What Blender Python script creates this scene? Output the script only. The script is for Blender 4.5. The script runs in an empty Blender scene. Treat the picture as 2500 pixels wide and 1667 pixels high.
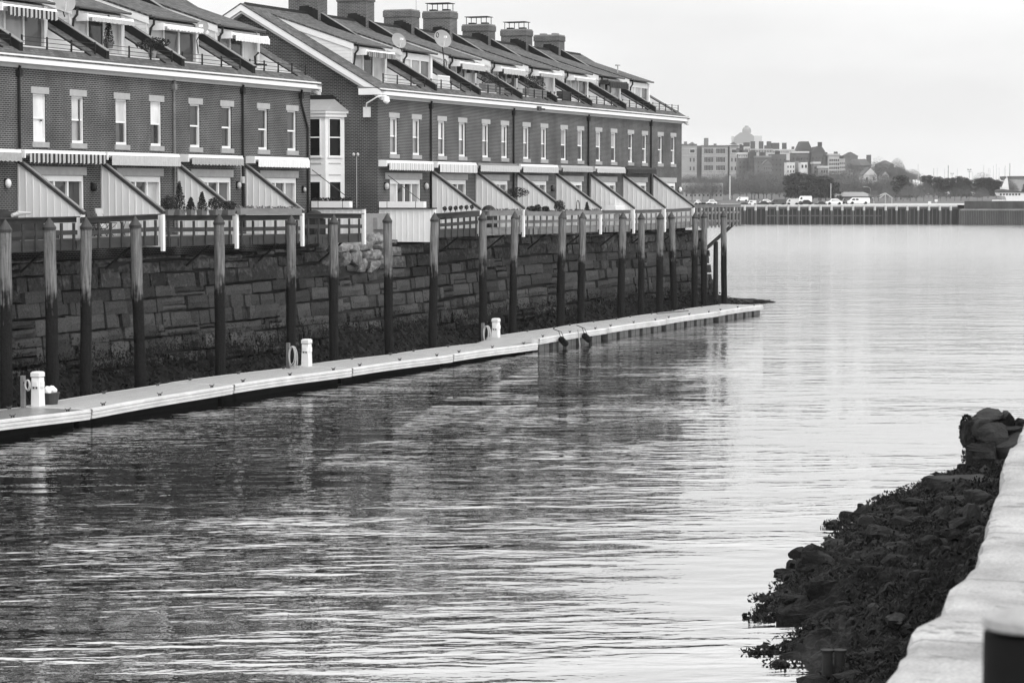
import bpy, math, random
from math import sin, cos, pi, radians
from mathutils import noise as mn, Vector
random.seed(7)
S = bpy.context.scene
COL = S.collection

# ---------------------------------------------------------------- camera, world, sun, exposure
F = 6000.0; EYE = 7.1
PIT = math.atan(363.5/F)
YAW = math.atan(2390*cos(PIT)/F)
cam_d = bpy.data.cameras.new('camera'); cam = bpy.data.objects.new('camera', cam_d); COL.objects.link(cam)
cam.location = (0, 0, EYE); cam.rotation_euler = (pi/2-PIT, 0, YAW-pi/2)
cam_d.sensor_width = 36; cam_d.lens = F/2500*36; cam_d.clip_end = 9000; cam_d.clip_start = .1
cam_d.dof.use_dof = True; cam_d.dof.focus_distance = 88; cam_d.dof.aperture_fstop = 9
S.camera = cam
S.view_settings.view_transform = 'Standard'; S.view_settings.look = 'None'
S.view_settings.exposure = 0.0; S.view_settings.gamma = 1
S.render.resolution_x = 1024; S.render.resolution_y = 682

SUN_EL, SUN_AZ = radians(48), radians(-124)      # direction towards the sun, azimuth counted from +x
W = bpy.data.worlds.new('World'); S.world = W; W.use_nodes = True
wn = W.node_tree; wn.nodes.clear()
def N(t, ty, **k):
    n = t.nodes.new(ty)
    for a, b in k.items():
        if a.startswith('i_'): n.inputs[a[2:].replace('_', ' ')].default_value = b
        else: setattr(n, a, b)
    return n
sky = N(wn, 'ShaderNodeTexSky', sky_type='NISHITA', sun_disc=False, sun_elevation=SUN_EL, sun_rotation=pi/2-SUN_AZ, dust_density=6, air_density=2)
bw = N(wn, 'ShaderNodeRGBToBW'); wn.links.new(sky.outputs[0], bw.inputs[0])
tc = N(wn, 'ShaderNodeTexCoord'); sp = N(wn, 'ShaderNodeSeparateXYZ'); wn.links.new(tc.outputs['Generated'], sp.inputs[0])
mp = N(wn, 'ShaderNodeMapping'); mp.inputs['Scale'].default_value = (3, 3, 11); wn.links.new(tc.outputs['Generated'], mp.inputs[0])
cl = N(wn, 'ShaderNodeTexNoise', i_Scale=1.6, i_Detail=5.0, i_Roughness=.5); wn.links.new(mp.outputs[0], cl.inputs[0])
clr = N(wn, 'ShaderNodeMapRange'); clr.inputs['From Min'].default_value = .32; clr.inputs['From Max'].default_value = .68
clr.inputs['To Min'].default_value = 9.2; clr.inputs['To Max'].default_value = 11.3; wn.links.new(cl.outputs[0], clr.inputs[0])
gr = N(wn, 'ShaderNodeMapRange'); gr.inputs['From Min'].default_value = 0.07; gr.inputs['From Max'].default_value = .38
gr.inputs['To Min'].default_value = 1.0; gr.inputs['To Max'].default_value = 1.95; wn.links.new(sp.outputs[2], gr.inputs[0])
mu = N(wn, 'ShaderNodeMath', operation='MULTIPLY'); wn.links.new(clr.outputs[0], mu.inputs[0]); wn.links.new(gr.outputs[0], mu.inputs[1])
mx = N(wn, 'ShaderNodeMix', data_type='FLOAT'); mx.inputs[0].default_value = .88   # cloud cover over the clear sky
wn.links.new(bw.outputs[0], mx.inputs[2]); wn.links.new(mu.outputs[0], mx.inputs[3])
bg = N(wn, 'ShaderNodeBackground', i_Strength=.105); wn.links.new(mx.outputs[0], bg.inputs[0])
wo = N(wn, 'ShaderNodeOutputWorld'); wn.links.new(bg.outputs[0], wo.inputs[0])
sl = bpy.data.lights.new('sun', 'SUN'); sl.energy = 1.35; sl.angle = radians(14); sl.color = (1, .985, .97)
sun = bpy.data.objects.new('sun', sl); COL.objects.link(sun)
sun.rotation_euler = (pi/2-SUN_EL, 0, SUN_AZ+pi/2)
sun.location = (20, -40, 80)

# ---------------------------------------------------------------- pixel -> world helpers (2500x1667 survey of the place)
fw = (cos(YAW)*cos(PIT), sin(YAW)*cos(PIT), -sin(PIT)); rt = (sin(YAW), -cos(YAW), 0)
up = (cos(YAW)*sin(PIT), sin(YAW)*sin(PIT), cos(PIT))
def ray(px, py):
    a = (px-1250)/F; b = -(py-833.5)/F
    return [fw[i]+a*rt[i]+b*up[i] for i in range(3)]
def onY(px, py, Y): d = ray(px, py); t = Y/d[1]; return (t*d[0], Y, EYE+t*d[2])
def onX(px, py, X): d = ray(px, py); t = X/d[0]; return (X, t*d[1], EYE+t*d[2])
def onZ(px, py, Z): d = ray(px, py); t = (Z-EYE)/d[2]; return (t*d[0], t*d[1], Z)
def far(px, d): x = (px-1250)/F*d; return (x*sin(YAW)+d*cos(YAW), -x*cos(YAW)+d*sin(YAW))
def fz(py, d): return EYE+(470-py)/F*d
ROTF = YAW-pi/2

# ---------------------------------------------------------------- materials
MATS = {}
def coords(t, scale=(1, 1, 1)):
    g = N(t, 'ShaderNodeNewGeometry'); m = N(t, 'ShaderNodeMapping'); m.inputs['Scale'].default_value = scale
    t.links.new(g.outputs['Position'], m.inputs[0]); return m.outputs[0]

def grey(v): return (v, v, v, 1)
def base(name, rough=.8, spec=.3):
    m = bpy.data.materials.new(name); m.use_nodes = True; t = m.node_tree; b = t.nodes['Principled BSDF']
    b.inputs['Roughness'].default_value = rough; b.inputs['Specular IOR Level'].default_value = spec
    return m, t, b
def mrange(t, src, a, b, lo, hi):
    r = N(t, 'ShaderNodeMapRange'); r.inputs['From Min'].default_value = a; r.inputs['From Max'].default_value = b
    r.inputs['To Min'].default_value = lo; r.inputs['To Max'].default_value = hi; t.links.new(src, r.inputs[0]); return r.outputs[0]
def math2(t, op, a, b):
    n = N(t, 'ShaderNodeMath', operation=op)
    for i, s in enumerate((a, b)):
        if hasattr(s, 'is_linked') or hasattr(s, 'links'): t.links.new(s, n.inputs[i])
        else: n.inputs[i].default_value = s
    return n.outputs[0]
def noise(t, scale, detail=4, sc=(1, 1, 1), rough=.55):
    n = N(t, 'ShaderNodeTexNoise', i_Scale=scale, i_Detail=float(detail), i_Roughness=rough); t.links.new(coords(t, sc), n.inputs[0]); return n.outputs[0]
def bump(t, b, h, dist, strength=1.0):
    n = N(t, 'ShaderNodeBump'); n.inputs['Distance'].default_value = dist; n.inputs['Strength'].default_value = strength
    t.links.new(h, n.inputs['Height']); t.links.new(n.outputs[0], b.inputs['Normal']); return n
def plain(name, v, rough=.7, var=.25, sc=3.0, stretch=(1, 1, 1), bmp=0.0, spec=.3, metal=0, island=0.0):
    if name in MATS: return MATS[name]
    m, t, b = base(name, rough, spec)
    n1 = noise(t, sc, 5, stretch); n2 = noise(t, sc*7, 3, stretch)
    s = math2(t, 'ADD', math2(t, 'MULTIPLY', n1, .65), math2(t, 'MULTIPLY', n2, .35))
    o = mrange(t, s, .3, .7, v*(1-var), v*(1+var))
    if island:
        g = N(t, 'ShaderNodeNewGeometry'); o = math2(t, 'MULTIPLY', o, mrange(t, g.outputs['Random Per Island'], 0, 1, 1-island, 1+island))
    t.links.new(o, b.inputs['Base Color']); b.inputs['Metallic'].default_value = metal
    if bmp: bump(t, b, s, bmp)
    MATS[name] = m; return m
def brick(name, vb, vm, w=.203, h=.0677, mort=.011):
    m, t, b = base(name, .9, .2)
    g = N(t, 'ShaderNodeNewGeometry'); s = N(t, 'ShaderNodeSeparateXYZ'); t.links.new(g.outputs['Position'], s.inputs[0])
    u = math2(t, 'ADD', s.outputs[0], s.outputs[1]); c = N(t, 'ShaderNodeCombineXYZ')
    t.links.new(u, c.inputs[0]); t.links.new(s.outputs[2], c.inputs[1])
    br = N(t, 'ShaderNodeTexBrick'); t.links.new(c.outputs[0], br.inputs['Vector'])
    br.inputs['Scale'].default_value = 1; br.inputs['Brick Width'].default_value = w; br.inputs['Row Height'].default_value = h
    br.inputs['Mortar Size'].default_value = mort; br.inputs['Mortar Smooth'].default_value = .15
    br.inputs['Color1'].default_value = grey(vb*.78); br.inputs['Color2'].default_value = grey(vb*1.25); br.inputs['Mortar'].default_value = grey(vm)
    n = noise(t, .7, 6); k = mrange(t, n, .3, .7, .72, 1.3)
    n2 = noise(t, 2.0, 3, (1, 1, .12)); k = math2(t, 'MULTIPLY', k, mrange(t, n2, .35, .7, 1.08, .9))
    vm_ = N(t, 'ShaderNodeVectorMath', operation='SCALE'); t.links.new(br.outputs[0], vm_.inputs[0]); t.links.new(k, vm_.inputs['Scale'])
    t.links.new(vm_.outputs[0], b.inputs['Base Color'])
    bump(t, b, math2(t, 'MULTIPLY', br.outputs['Fac'], -1.0), .004)
    MATS[name] = m; return m
BRICK = brick('brick', .032, .18, mort=.012); CHBRICK = brick('chimney_brick', .065, .2)
WHITE = plain('white_paint', .76, .55, .06, 1.5, spec=.35)
WHITE2 = plain('white_boards', .72, .6, .08, 1.2, (1, 1, .2), spec=.3)
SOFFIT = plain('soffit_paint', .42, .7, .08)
STONE = plain('lintel_stone', .36, .85, .14, 4, bmp=.003)
SILL = plain('sill_stone', .3, .85, .14, 4)
DARK = plain('dark_metal', .016, .6, .2, spec=.15)
FLASH = plain('dark_flashing', .016, .8, .3, 1.5, spec=.1)
GUTTER = plain('gutter_metal', .05, .5, .2)
CAPM = plain('cap_boards', .04, .8, .2, spec=.15)
CAPL = plain('cap_boards_light', .17, .7, .2)
DECKW = plain('stained_deck_wood', .045, .85, .3, 1.5, (1, 1, 4), bmp=.004, spec=.15)
GREYW = plain('weathered_wood', .17, .9, .3, 1.2, (1, 1, 6), bmp=.005)
CONC = plain('concrete', .22, .9, .25, 1.2, bmp=.004)
FABW = plain('awning_white', .68, .8, .05); FABG = plain('awning_grey', .34, .85, .12, 8); FABD = plain('awning_dark', .035, .85, .2)
FABM = plain('awning_pale_grey', .45, .85, .1, 8)
SOIL = plain('shrub_green', .035, .9, .5, 20, spec=.15)
SHRUBD = plain('shrub_dark', .022, .9, .5, 20, spec=.15)
BLACK = plain('black_rubber', .006, .7, .3, spec=.06)
DARKVOID = plain('shade_black', .02, .95, .3)  # near-black fill, the darkness under the decks is put into its colour
def stripe(name, v0, v1, per, axis=0):
    m, t, b = base(name, .85, .2)
    g = N(t, 'ShaderNodeNewGeometry'); s = N(t, 'ShaderNodeSeparateXYZ'); t.links.new(g.outputs['Position'], s.inputs[0])
    w = math2(t, 'SINE', math2(t, 'MULTIPLY', s.outputs[axis], 2*pi/per), 0)
    o = mrange(t, w, -.15, .15, v0, v1); t.links.new(o, b.inputs['Base Color']); MATS[name] = m; return m
FABS = stripe('awning_striped', .03, .42, .26); FABS2 = stripe('awning_fine_stripe', .42, .62, .24); FABS3 = stripe('awning_mid_stripe', .1, .3, .2)
def siding():
    m, t, b = base('clapboard', .6, .3)
    g = N(t, 'ShaderNodeNewGeometry'); s = N(t, 'ShaderNodeSeparateXYZ'); t.links.new(g.outputs['Position'], s.inputs[0])
    fr = N(t, 'ShaderNodeMath', operation='FRACT'); t.links.new(math2(t, 'MULTIPLY', s.outputs[2], 1/.16), fr.inputs[0])
    n = noise(t, 2, 4); o = math2(t, 'MULTIPLY', mrange(t, n, .3, .7, .6, .68), mrange(t, fr.outputs[0], .0, .1, .55, 1.0))
    t.links.new(o, b.inputs['Base Color']); bump(t, b, math2(t, 'MULTIPLY', fr.outputs[0], -1.0), .02); MATS['clapboard'] = m; return m
CLAP = siding()
def shingle():
    m, t, b = base('roof_shingles', .95, .15)
    br = N(t, 'ShaderNodeTexBrick'); t.links.new(coords(t), br.inputs['Vector']); br.offset = .5
    br.inputs['Scale'].default_value = 1; br.inputs['Brick Width'].default_value = .3; br.inputs['Row Height'].default_value = .13
    br.inputs['Mortar Size'].default_value = .012; br.inputs['Color1'].default_value = grey(.065); br.inputs['Color2'].default_value = grey(.125); br.inputs['Mortar'].default_value = grey(.045)
    n = noise(t, 9, 5); k = mrange(t, n, .3, .7, .7, 1.3); n2 = noise(t, .5, 4); k = math2(t, 'MULTIPLY', k, mrange(t, n2, .3, .7, .8, 1.15))
    v = N(t, 'ShaderNodeVectorMath', operation='SCALE'); t.links.new(br.outputs[0], v.inputs[0]); t.links.new(k, v.inputs['Scale'])
    t.links.new(v.outputs[0], b.inputs['Base Color']); bump(t, b, n, .01); MATS['roof_shingles'] = m; return m
SHING = shingle()
def glass(name, v, spec=.5, lines=0):
    m, t, b = base(name, .06, spec)
    n = noise(t, .9, 3, (1, 1, .5)); t.links.new(mrange(t, n, .35, .65, v*.75, v*1.25), b.inputs['Base Color'])
    MATS[name] = m; return m
G_DARK = glass('glass_dark', .045); G_MID = glass('glass_mid', .09); G_BLIND = glass('glass_with_blind', .5); G_BR = glass('glass_with_white_blind', .68); G_BLACK = glass('glass_black', .01, .15)
G_CURT = glass('glass_with_curtain', .3)
def tide(name, pale, dark, zt, grain=(1, 1, .08), gsc=9, weed=.008, zweed=1.4, island=.0, bmp=.01, soft=.35):
    m, t, b = base(name, .9, .1)
    g = N(t, 'ShaderNodeNewGeometry'); s = N(t, 'ShaderNodeSeparateXYZ'); t.links.new(g.outputs['Position'], s.inputs[0])
    n = noise(t, gsc, 6, grain); n2 = noise(t, 2.5, 5); n3 = noise(t, 14, 4)
    z = math2(t, 'ADD', s.outputs[2], mrange(t, n2, .3, .7, -.45, .45))
    z = math2(t, 'ADD', z, mrange(t, n, .3, .7, -.35, .35))
    f = mrange(t, z, zt-soft, zt+soft, 0, 1); f2 = mrange(t, math2(t, 'ADD', z, mrange(t, n3, .35, .65, -.7, .7)), zweed-.12, zweed+.12, 0, 1)
    p = math2(t, 'MULTIPLY', mrange(t, n, .3, .7, .5, 1.5), pale); d = math2(t, 'MULTIPLY', mrange(t, n3, .3, .7, .7, 1.3), dark)
    if island:
        r = mrange(t, g.outputs['Random Per Island'], 0, 1, 1-island, 1+island); p = math2(t, 'MULTIPLY', p, r); d = math2(t, 'MULTIPLY', d, r)
    a = N(t, 'ShaderNodeMix', data_type='FLOAT'); t.links.new(f, a.inputs[0]); t.links.new(d, a.inputs[2]); t.links.new(p, a.inputs[3])
    c = N(t, 'ShaderNodeMix', data_type='FLOAT'); t.links.new(f2, c.inputs[0]); c.inputs[2].default_value = weed; t.links.new(a.outputs[0], c.inputs[3])
    t.links.new(c.outputs[0], b.inputs['Base Color']); bump(t, b, math2(t, 'ADD', n, n3), bmp); MATS[name] = m; return m
PILE = tide('weathered_pile_wood', .145, .011, 3.95, (1, 1, .07), 17, bmp=.03, zweed=.6, soft=.34)
GRAN = tide('deck_shaded_granite', .09, .05, 4.35, (1, 1, 1), 5, island=.42, bmp=.05, zweed=1.5, weed=.006)  # tone above the tide line is darkened too: deck shade put into the colour
GRANP = tide('unshaded_granite', .18, .1, 4.15, (1, 1, 1), 5, island=.3, bmp=.03, zweed=1.0)  # same granite without the deck shade in its colour
WEED = plain('seaweed', .008, .7, .6, 6, bmp=.05, spec=.15)
def rockmat():
    m, t, b = base('seaweed_covered_rock', .75, .12)
    n = noise(t, .9, 6); n2 = noise(t, 9, 5); g = N(t, 'ShaderNodeNewGeometry'); s = N(t, 'ShaderNodeSeparateXYZ'); t.links.new(g.outputs['Normal'], s.inputs[0])
    f = math2(t, 'MULTIPLY', mrange(t, n, .5, .62, 0, 1), mrange(t, n2, .4, .6, .3, 1))
    o = math2(t, 'ADD', math2(t, 'MULTIPLY', f, .02), mrange(t, n2, .3, .7, .002, .008)); t.links.new(o, b.inputs['Base Color'])
    bump(t, b, n2, .06); MATS['seaweed_covered_rock'] = m; return m
ROCKW = rockmat(); ROCKD = plain('dark_wet_rock', .019, .8, .5, 2.5, bmp=.04, spec=.2)
def cope():
    m, t, b = base('pale_coping_granite', .9, .2)
    n = noise(t, 2.2, 5); n2 = noise(t, 60, 3); n3 = noise(t, 1.5, 6, (5, 1.6, 1), .65); n4 = noise(t, 9, 6)
    o = math2(t, 'MULTIPLY', mrange(t, n, .3, .7, .2, .4), mrange(t, n2, .35, .65, .82, 1.12))
    cr = mrange(t, n3, .34, .43, .3, 1.0); cr = math2(t, 'MAXIMUM', cr, mrange(t, n4, .42, .5, 1.0, .3)); o = math2(t, 'MULTIPLY', o, cr)
    g = N(t, 'ShaderNodeNewGeometry'); sx = N(t, 'ShaderNodeSeparateXYZ'); t.links.new(g.outputs['Position'], sx.inputs[0]); fr = N(t, 'ShaderNodeMath', operation='FRACT')
    t.links.new(math2(t, 'ADD', math2(t, 'MULTIPLY', sx.outputs[0], 1/1.45), math2(t, 'MULTIPLY', n3, .06)), fr.inputs[0]); o = math2(t, 'MULTIPLY', o, mrange(t, fr.outputs[0], .0, .022, .35, 1.0))
    t.links.new(o, b.inputs['Base Color']); bump(t, b, math2(t, 'ADD', math2(t, 'MULTIPLY', n4, 1.0), n3), .02); MATS['cope'] = m; return m
COPE = cope()
def water():
    m, t, b = base('harbour_water', .01, .5); b.inputs['Base Color'].default_value = grey(.006); b.inputs['IOR'].default_value = 2.1
    rot = N(t, 'ShaderNodeMapping'); rot.inputs['Rotation'].default_value = (0, 0, -YAW-radians(4))
    g = N(t, 'ShaderNodeNewGeometry'); t.links.new(g.outputs['Position'], rot.inputs[0]); s = N(t, 'ShaderNodeSeparateXYZ'); t.links.new(g.outputs['Position'], s.inputs[0])
    def nz(sc, d, s3, rough=.5, dist=0.0):
        mm = N(t, 'ShaderNodeMapping'); mm.inputs['Scale'].default_value = s3; t.links.new(rot.outputs[0], mm.inputs[0])
        n = N(t, 'ShaderNodeTexNoise', i_Scale=sc, i_Detail=float(d), i_Roughness=rough, i_Distortion=dist); t.links.new(mm.outputs[0], n.inputs[0]); return n.outputs[0]
    a = nz(1.0, 1, (.9, .4, 1)); c = nz(1.0, 2, (2.9, 1.15, 1), .45, .3); e = nz(1.0, 1, (9, 7, 1)); l = nz(.06, 3, (1.8, .8, 1)); l2 = nz(.3, 3, (1.8, .5, 1))
    amp = mrange(t, l, .4, .6, .3, 1.45); amp = math2(t, 'MULTIPLY', amp, mrange(t, l2, .4, .6, .3, 1.5))
    opn = mrange(t, s.outputs[0], 78, 210, 1.0, 1.7)      # the harbour outside the basin is choppier
    h = math2(t, 'ADD', math2(t, 'MULTIPLY', a, .05), math2(t, 'MULTIPLY', math2(t, 'MULTIPLY', c, amp), .038))
    h = math2(t, 'ADD', h, math2(t, 'MULTIPLY', math2(t, 'MULTIPLY', e, mrange(t, s.outputs[0], 70, 220, .55, 2.4)), .0055))
    h = math2(t, 'MULTIPLY', h, opn); h = math2(t, 'MULTIPLY', h, mrange(t, math2(t, 'SUBTRACT', s.outputs[1], math2(t, 'MULTIPLY', s.outputs[0], .18)), -2, 14, .42, 1.0))   # calmer along the near bank
    t.links.new(mrange(t, s.outputs[0], 80, 300, .008, .13), b.inputs['Roughness'])
    bn = bump(t, b, h, 1.0); gl = N(t, 'ShaderNodeBsdfGlossy'); gl.inputs['Color'].default_value = grey(.93); t.links.new(bn.outputs[0], gl.inputs['Normal']); t.links.new(b.inputs['Roughness'].links[0].from_socket, gl.inputs['Roughness'])
    mix = N(t, 'ShaderNodeMixShader'); mix.inputs[0].default_value = .4; t.links.new(b.outputs[0], mix.inputs[1]); t.links.new(gl.outputs[0], mix.inputs[2])
    t.links.new(mix.outputs[0], t.nodes['Material Output'].inputs['Surface']); MATS['harbour_water'] = m; return m
WATER = water()

# ---------------------------------------------------------------- mesh builder
ORG = {}
class MB:
    def __init__(s): s.v = []; s.f = []; s.m = []; s.cur = 0
    def face(s, pts):
        n = len(s.v); s.v += [tuple(p) for p in pts]; s.f.append(tuple(range(n, n+len(pts)))); s.m.append(s.cur); return s
    def add(s, v, f):
        n = len(s.v); s.v += [tuple(p) for p in v]; s.f += [tuple(n+i for i in q) for q in f]; s.m += [s.cur]*len(f); return s
    def box(s, x0, x1, y0, y1, z0, z1):
        return s.add([(x0, y0, z0), (x1, y0, z0), (x1, y1, z0), (x0, y1, z0), (x0, y0, z1), (x1, y0, z1), (x1, y1, z1), (x0, y1, z1)],
              [(3, 2, 1, 0), (4, 5, 6, 7), (0, 1, 5, 4), (1, 2, 6, 5), (2, 3, 7, 6), (3, 0, 4, 7)])
    def bar(s, p, q, w, h):      # beam of width w (horizontal) and height h (below the line p-q)
        dx, dy = q[0]-p[0], q[1]-p[1]; L = math.hypot(dx, dy) or 1; nx, ny = -dy/L*w/2, dx/L*w/2
        v = []
        for P_ in (p, q):
            v += [(P_[0]-nx, P_[1]-ny, P_[2]-h), (P_[0]+nx, P_[1]+ny, P_[2]-h), (P_[0]+nx, P_[1]+ny, P_[2]), (P_[0]-nx, P_[1]-ny, P_[2])]
        return s.add(v, [(3, 2, 1, 0), (4, 5, 6, 7), (0, 1, 5, 4), (1, 2, 6, 5), (2, 3, 7, 6), (3, 0, 4, 7)])
    def prism(s, poly, axis, a, b):   # poly in the two other axes, extruded a..b along axis
        def P(u, w, t): return {'x': (t, u, w), 'y': (u, t, w), 'z': (u, w, t)}[axis]
        n = len(poly); v = [P(*p, a) for p in poly]+[P(*p, b) for p in poly]
        return s.add(v, [tuple(range(n))[::-1], tuple(range(n, 2*n))]+[(i, (i+1) % n, n+(i+1) % n, n+i) for i in range(n)])
    def cyl(s, x, y, z0, z1, r0, r1=None, n=12, dx=0, dy=0, cap=True):
        r1 = r0 if r1 is None else r1
        v = [(x+r0*cos(2*pi*i/n), y+r0*sin(2*pi*i/n), z0) for i in range(n)]+[(x+dx+r1*cos(2*pi*i/n), y+dy+r1*sin(2*pi*i/n), z1) for i in range(n)]
        f = [(i, (i+1) % n, n+(i+1) % n, n+i) for i in range(n)]
        if cap: f += [tuple(range(n))[::-1], tuple(range(n, 2*n))]
        return s.add(v, f)
    def tube(s, pts, r, n=6, r1=None):
        k = len(pts); v = []; f = []
        for i, p in enumerate(pts):
            a = pts[max(i-1, 0)]; b = pts[min(i+1, k-1)]; d = [b[j]-a[j] for j in range(3)]; L = math.sqrt(sum(q*q for q in d)) or 1; d = [q/L for q in d]
            u = (0, 0, 1) if abs(d[2]) < .9 else (1, 0, 0)
            e1 = (d[1]*u[2]-d[2]*u[1], d[2]*u[0]-d[0]*u[2], d[0]*u[1]-d[1]*u[0]); L = math.sqrt(sum(q*q for q in e1)); e1 = [q/L for q in e1]
            e2 = (d[1]*e1[2]-d[2]*e1[1], d[2]*e1[0]-d[0]*e1[2], d[0]*e1[1]-d[1]*e1[0])
            rr = r if r1 is None else r+(r1-r)*i/(k-1)
            v += [tuple(p[j]+rr*(cos(2*pi*q/n)*e1[j]+sin(2*pi*q/n)*e2[j]) for j in range(3)) for q in range(n)]
        for i in range(k-1): f += [(i*n+q, i*n+(q+1) % n, (i+1)*n+(q+1) % n, (i+1)*n+q) for q in range(n)]
        f += [tuple(range(n))[::-1], tuple(range((k-1)*n, k*n))]
        return s.add(v, f)
    def sphere(s, x, y, z, rx, ry=None, rz=None, n=10, m=6, z0=-1, jit=0):
        ry = ry or rx; rz = rz or rx; v = []; f = []
        for j in range(m+1):
            a = math.asin(z0)+(pi/2-math.asin(z0))*j/m
            for i in range(n):
                k = 1+random.uniform(-jit, jit); v.append((x+rx*k*cos(a)*cos(2*pi*i/n), y+ry*k*cos(a)*sin(2*pi*i/n), z+rz*k*sin(a)))
        for j in range(m): f += [(j*n+i, j*n+(i+1) % n, (j+1)*n+(i+1) % n, (j+1)*n+i) for i in range(n)]
        f.append(tuple(range(n))[::-1])
        return s.add(v, f)
    def leaves(s, x, y, z, rx, ry, rz, n, sz, shell=.35):
        for _ in range(n):
            while 1:
                a, b, c = [random.uniform(-1, 1) for _ in range(3)]; q = a*a+b*b+c*c
                if shell < q < 1: break
            p = (x+a*rx, y+b*ry, z+c*rz); k = sz*random.uniform(.6, 1.4)
            u = [random.uniform(-1, 1) for _ in range(3)]; w = [random.uniform(-1, 1) for _ in range(3)]
            s.face([[p[i]-u[i]*k*.5 for i in range(3)], [p[i]+w[i]*k*.35 for i in range(3)], [p[i]+u[i]*k*.5 for i in range(3)], [p[i]-w[i]*k*.35 for i in range(3)]])
        return s
    def build(s, name, mats, parent=None, smooth=False, **tagk):
        if not isinstance(mats, (list, tuple)): mats = [mats]
        if parent is None:
            xs = [p[0] for p in s.v]; ys = [p[1] for p in s.v]; zs = [p[2] for p in s.v]
            o = ((min(xs)+max(xs))/2, (min(ys)+max(ys))/2, min(zs))
        else: o = ORG[parent.name]
        me = bpy.data.meshes.new(name); me.from_pydata([(p[0]-o[0], p[1]-o[1], p[2]-o[2]) for p in s.v], [], s.f)
        for m in mats: me.materials.append(m)
        me.polygons.foreach_set('material_index', s.m)
        if smooth: me.polygons.foreach_set('use_smooth', [True]*len(s.f))
        me.update(); ob = bpy.data.objects.new(name, me); COL.objects.link(ob)
        if parent is None: ob.location = o
        else: ob.parent = parent
        ORG[ob.name] = o
        if tagk: tag(ob, **tagk)
        return ob
def tag(o, label=None, cat=None, group=None, kind=None):
    if label: o['label'] = label
    if cat: o['category'] = cat
    if group: o['group'] = group
    if kind: o['kind'] = kind
    return o
def thing(name, label, cat, loc, group=None, rot=0, local=False):
    o = bpy.data.objects.new(name, None); COL.objects.link(o); o.location = loc; o.rotation_euler = (0, 0, rot)
    ORG[o.name] = (0, 0, 0) if local else tuple(loc); return tag(o, label, cat, group)
def dup(root, loc, rot=0, scale=None, label=None):
    r = root.copy(); COL.objects.link(r); r.location = loc; r.rotation_euler = (0, 0, rot)
    if scale: r.scale = scale
    if label: r['label'] = label
    for ch in list(root.children):
        c = ch.copy(); COL.objects.link(c); c.parent = r
        for g in ch.children: d = g.copy(); COL.objects.link(d); d.parent = c
    return r
ORD = ['first', 'second', 'third', 'fourth', 'fifth', 'sixth', 'seventh', 'eighth', 'ninth', 'tenth', 'eleventh', 'twelfth', 'thirteenth', 'fourteenth',
       'fifteenth', 'sixteenth', 'seventeenth', 'eighteenth', 'nineteenth', 'twentieth', 'twenty-first', 'twenty-second', 'twenty-third', 'twenty-fourth']

TENS = ['', '', 'twenty', 'thirty', 'forty', 'fifty', 'sixty', 'seventy', 'eighty', 'ninety', 'a hundred']; TENTH = ['', '', 'twentieth', 'thirtieth', 'fortieth', 'fiftieth', 'sixtieth', 'seventieth', 'eightieth', 'ninetieth', 'hundredth']
def ordw(n): return ORD[n-1] if n < 20 else (TENTH[n//10] if n % 10 == 0 else TENS[n//10]+'-'+ORD[n % 10-1])
# ---------------------------------------------------------------- setting: water, ground
def sheet(name, mat, x0, x1, y0, y1, z, kind='structure'):
    b = MB(); b.face([(x0, y0, z), (x1, y0, z), (x1, y1, z), (x0, y1, z)]); o = b.build(name, mat); o['kind'] = kind; return o
b = MB(); b.face([(-200, -2500, 0), (4200, -2500, 0), (4200, 4000, 0), (-200, 4000, 0)]); b.build('harbour_water', WATER)['kind'] = 'structure'
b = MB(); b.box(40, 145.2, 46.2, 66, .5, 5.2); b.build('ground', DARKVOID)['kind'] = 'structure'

# ---------------------------------------------------------------- granite sea wall built of single blocks
YF = 45.6
def rough_block(b, x0, x1, z0, z1, yf, dep, j=.03):
    mi = 1 if (93.0+(5-z0)*.8 < (x0+x1)/2 < 99.5 and z0 > 4.05) else 0  # gap blocks take the unshaded tone, all others carry painted deck shade
    nx = max(2, int((x1-x0)/.3)); nz = 2; g = .03
    pts = []
    for iz in range(nz+1):
        for ix in range(nx+1):
            e = (ix in (0, nx)) or (iz in (0, nz))
            x = x0+g+(x1-x0-2*g)*ix/nx; z = z0+g+(z1-z0-2*g)*iz/nz
            if ix in (0, nx): x += random.uniform(-.012, .012)+ (.02 if ix == 0 else -.02)*(iz in (0, nz))
            if iz in (0, nz): z += random.uniform(-.018, .018)
            yy = yf(x, z)+(.06 if e else random.uniform(-j, j*.6)); pts.append((x, yy, z))
    n = len(b.v); b.v += pts; W_ = nx+1
    for iz in range(nz):
        for ix in range(nx): b.f.append((n+iz*W_+ix, n+iz*W_+ix+1, n+(iz+1)*W_+ix+1, n+(iz+1)*W_+ix)); b.m.append(mi)
    ring = [iz*W_ for iz in range(nz, -1, -1)]+list(range(1, W_))+[iz*W_+nx for iz in range(1, nz+1)]+[nz*W_+ix for ix in range(nx-1, 0, -1)]
    m = len(b.v); b.v += [(pts[i][0], pts[i][1]+dep, pts[i][2]) for i in ring]
    for k in range(len(ring)):
        k2 = (k+1) % len(ring); b.f.append((n+ring[k], m+k, m+k2, n+ring[k2])); b.m.append(mi)
b = MB()
def wface(x, z): return 44.65-.12*(4.9-z)+.1*sin(x*.35)+.05*sin(x*1.7)
z = .3
rows = []
while z < 4.9:
    h = random.uniform(.42, .68); rows.append((z, min(z+h, 4.95))); z += h
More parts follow.
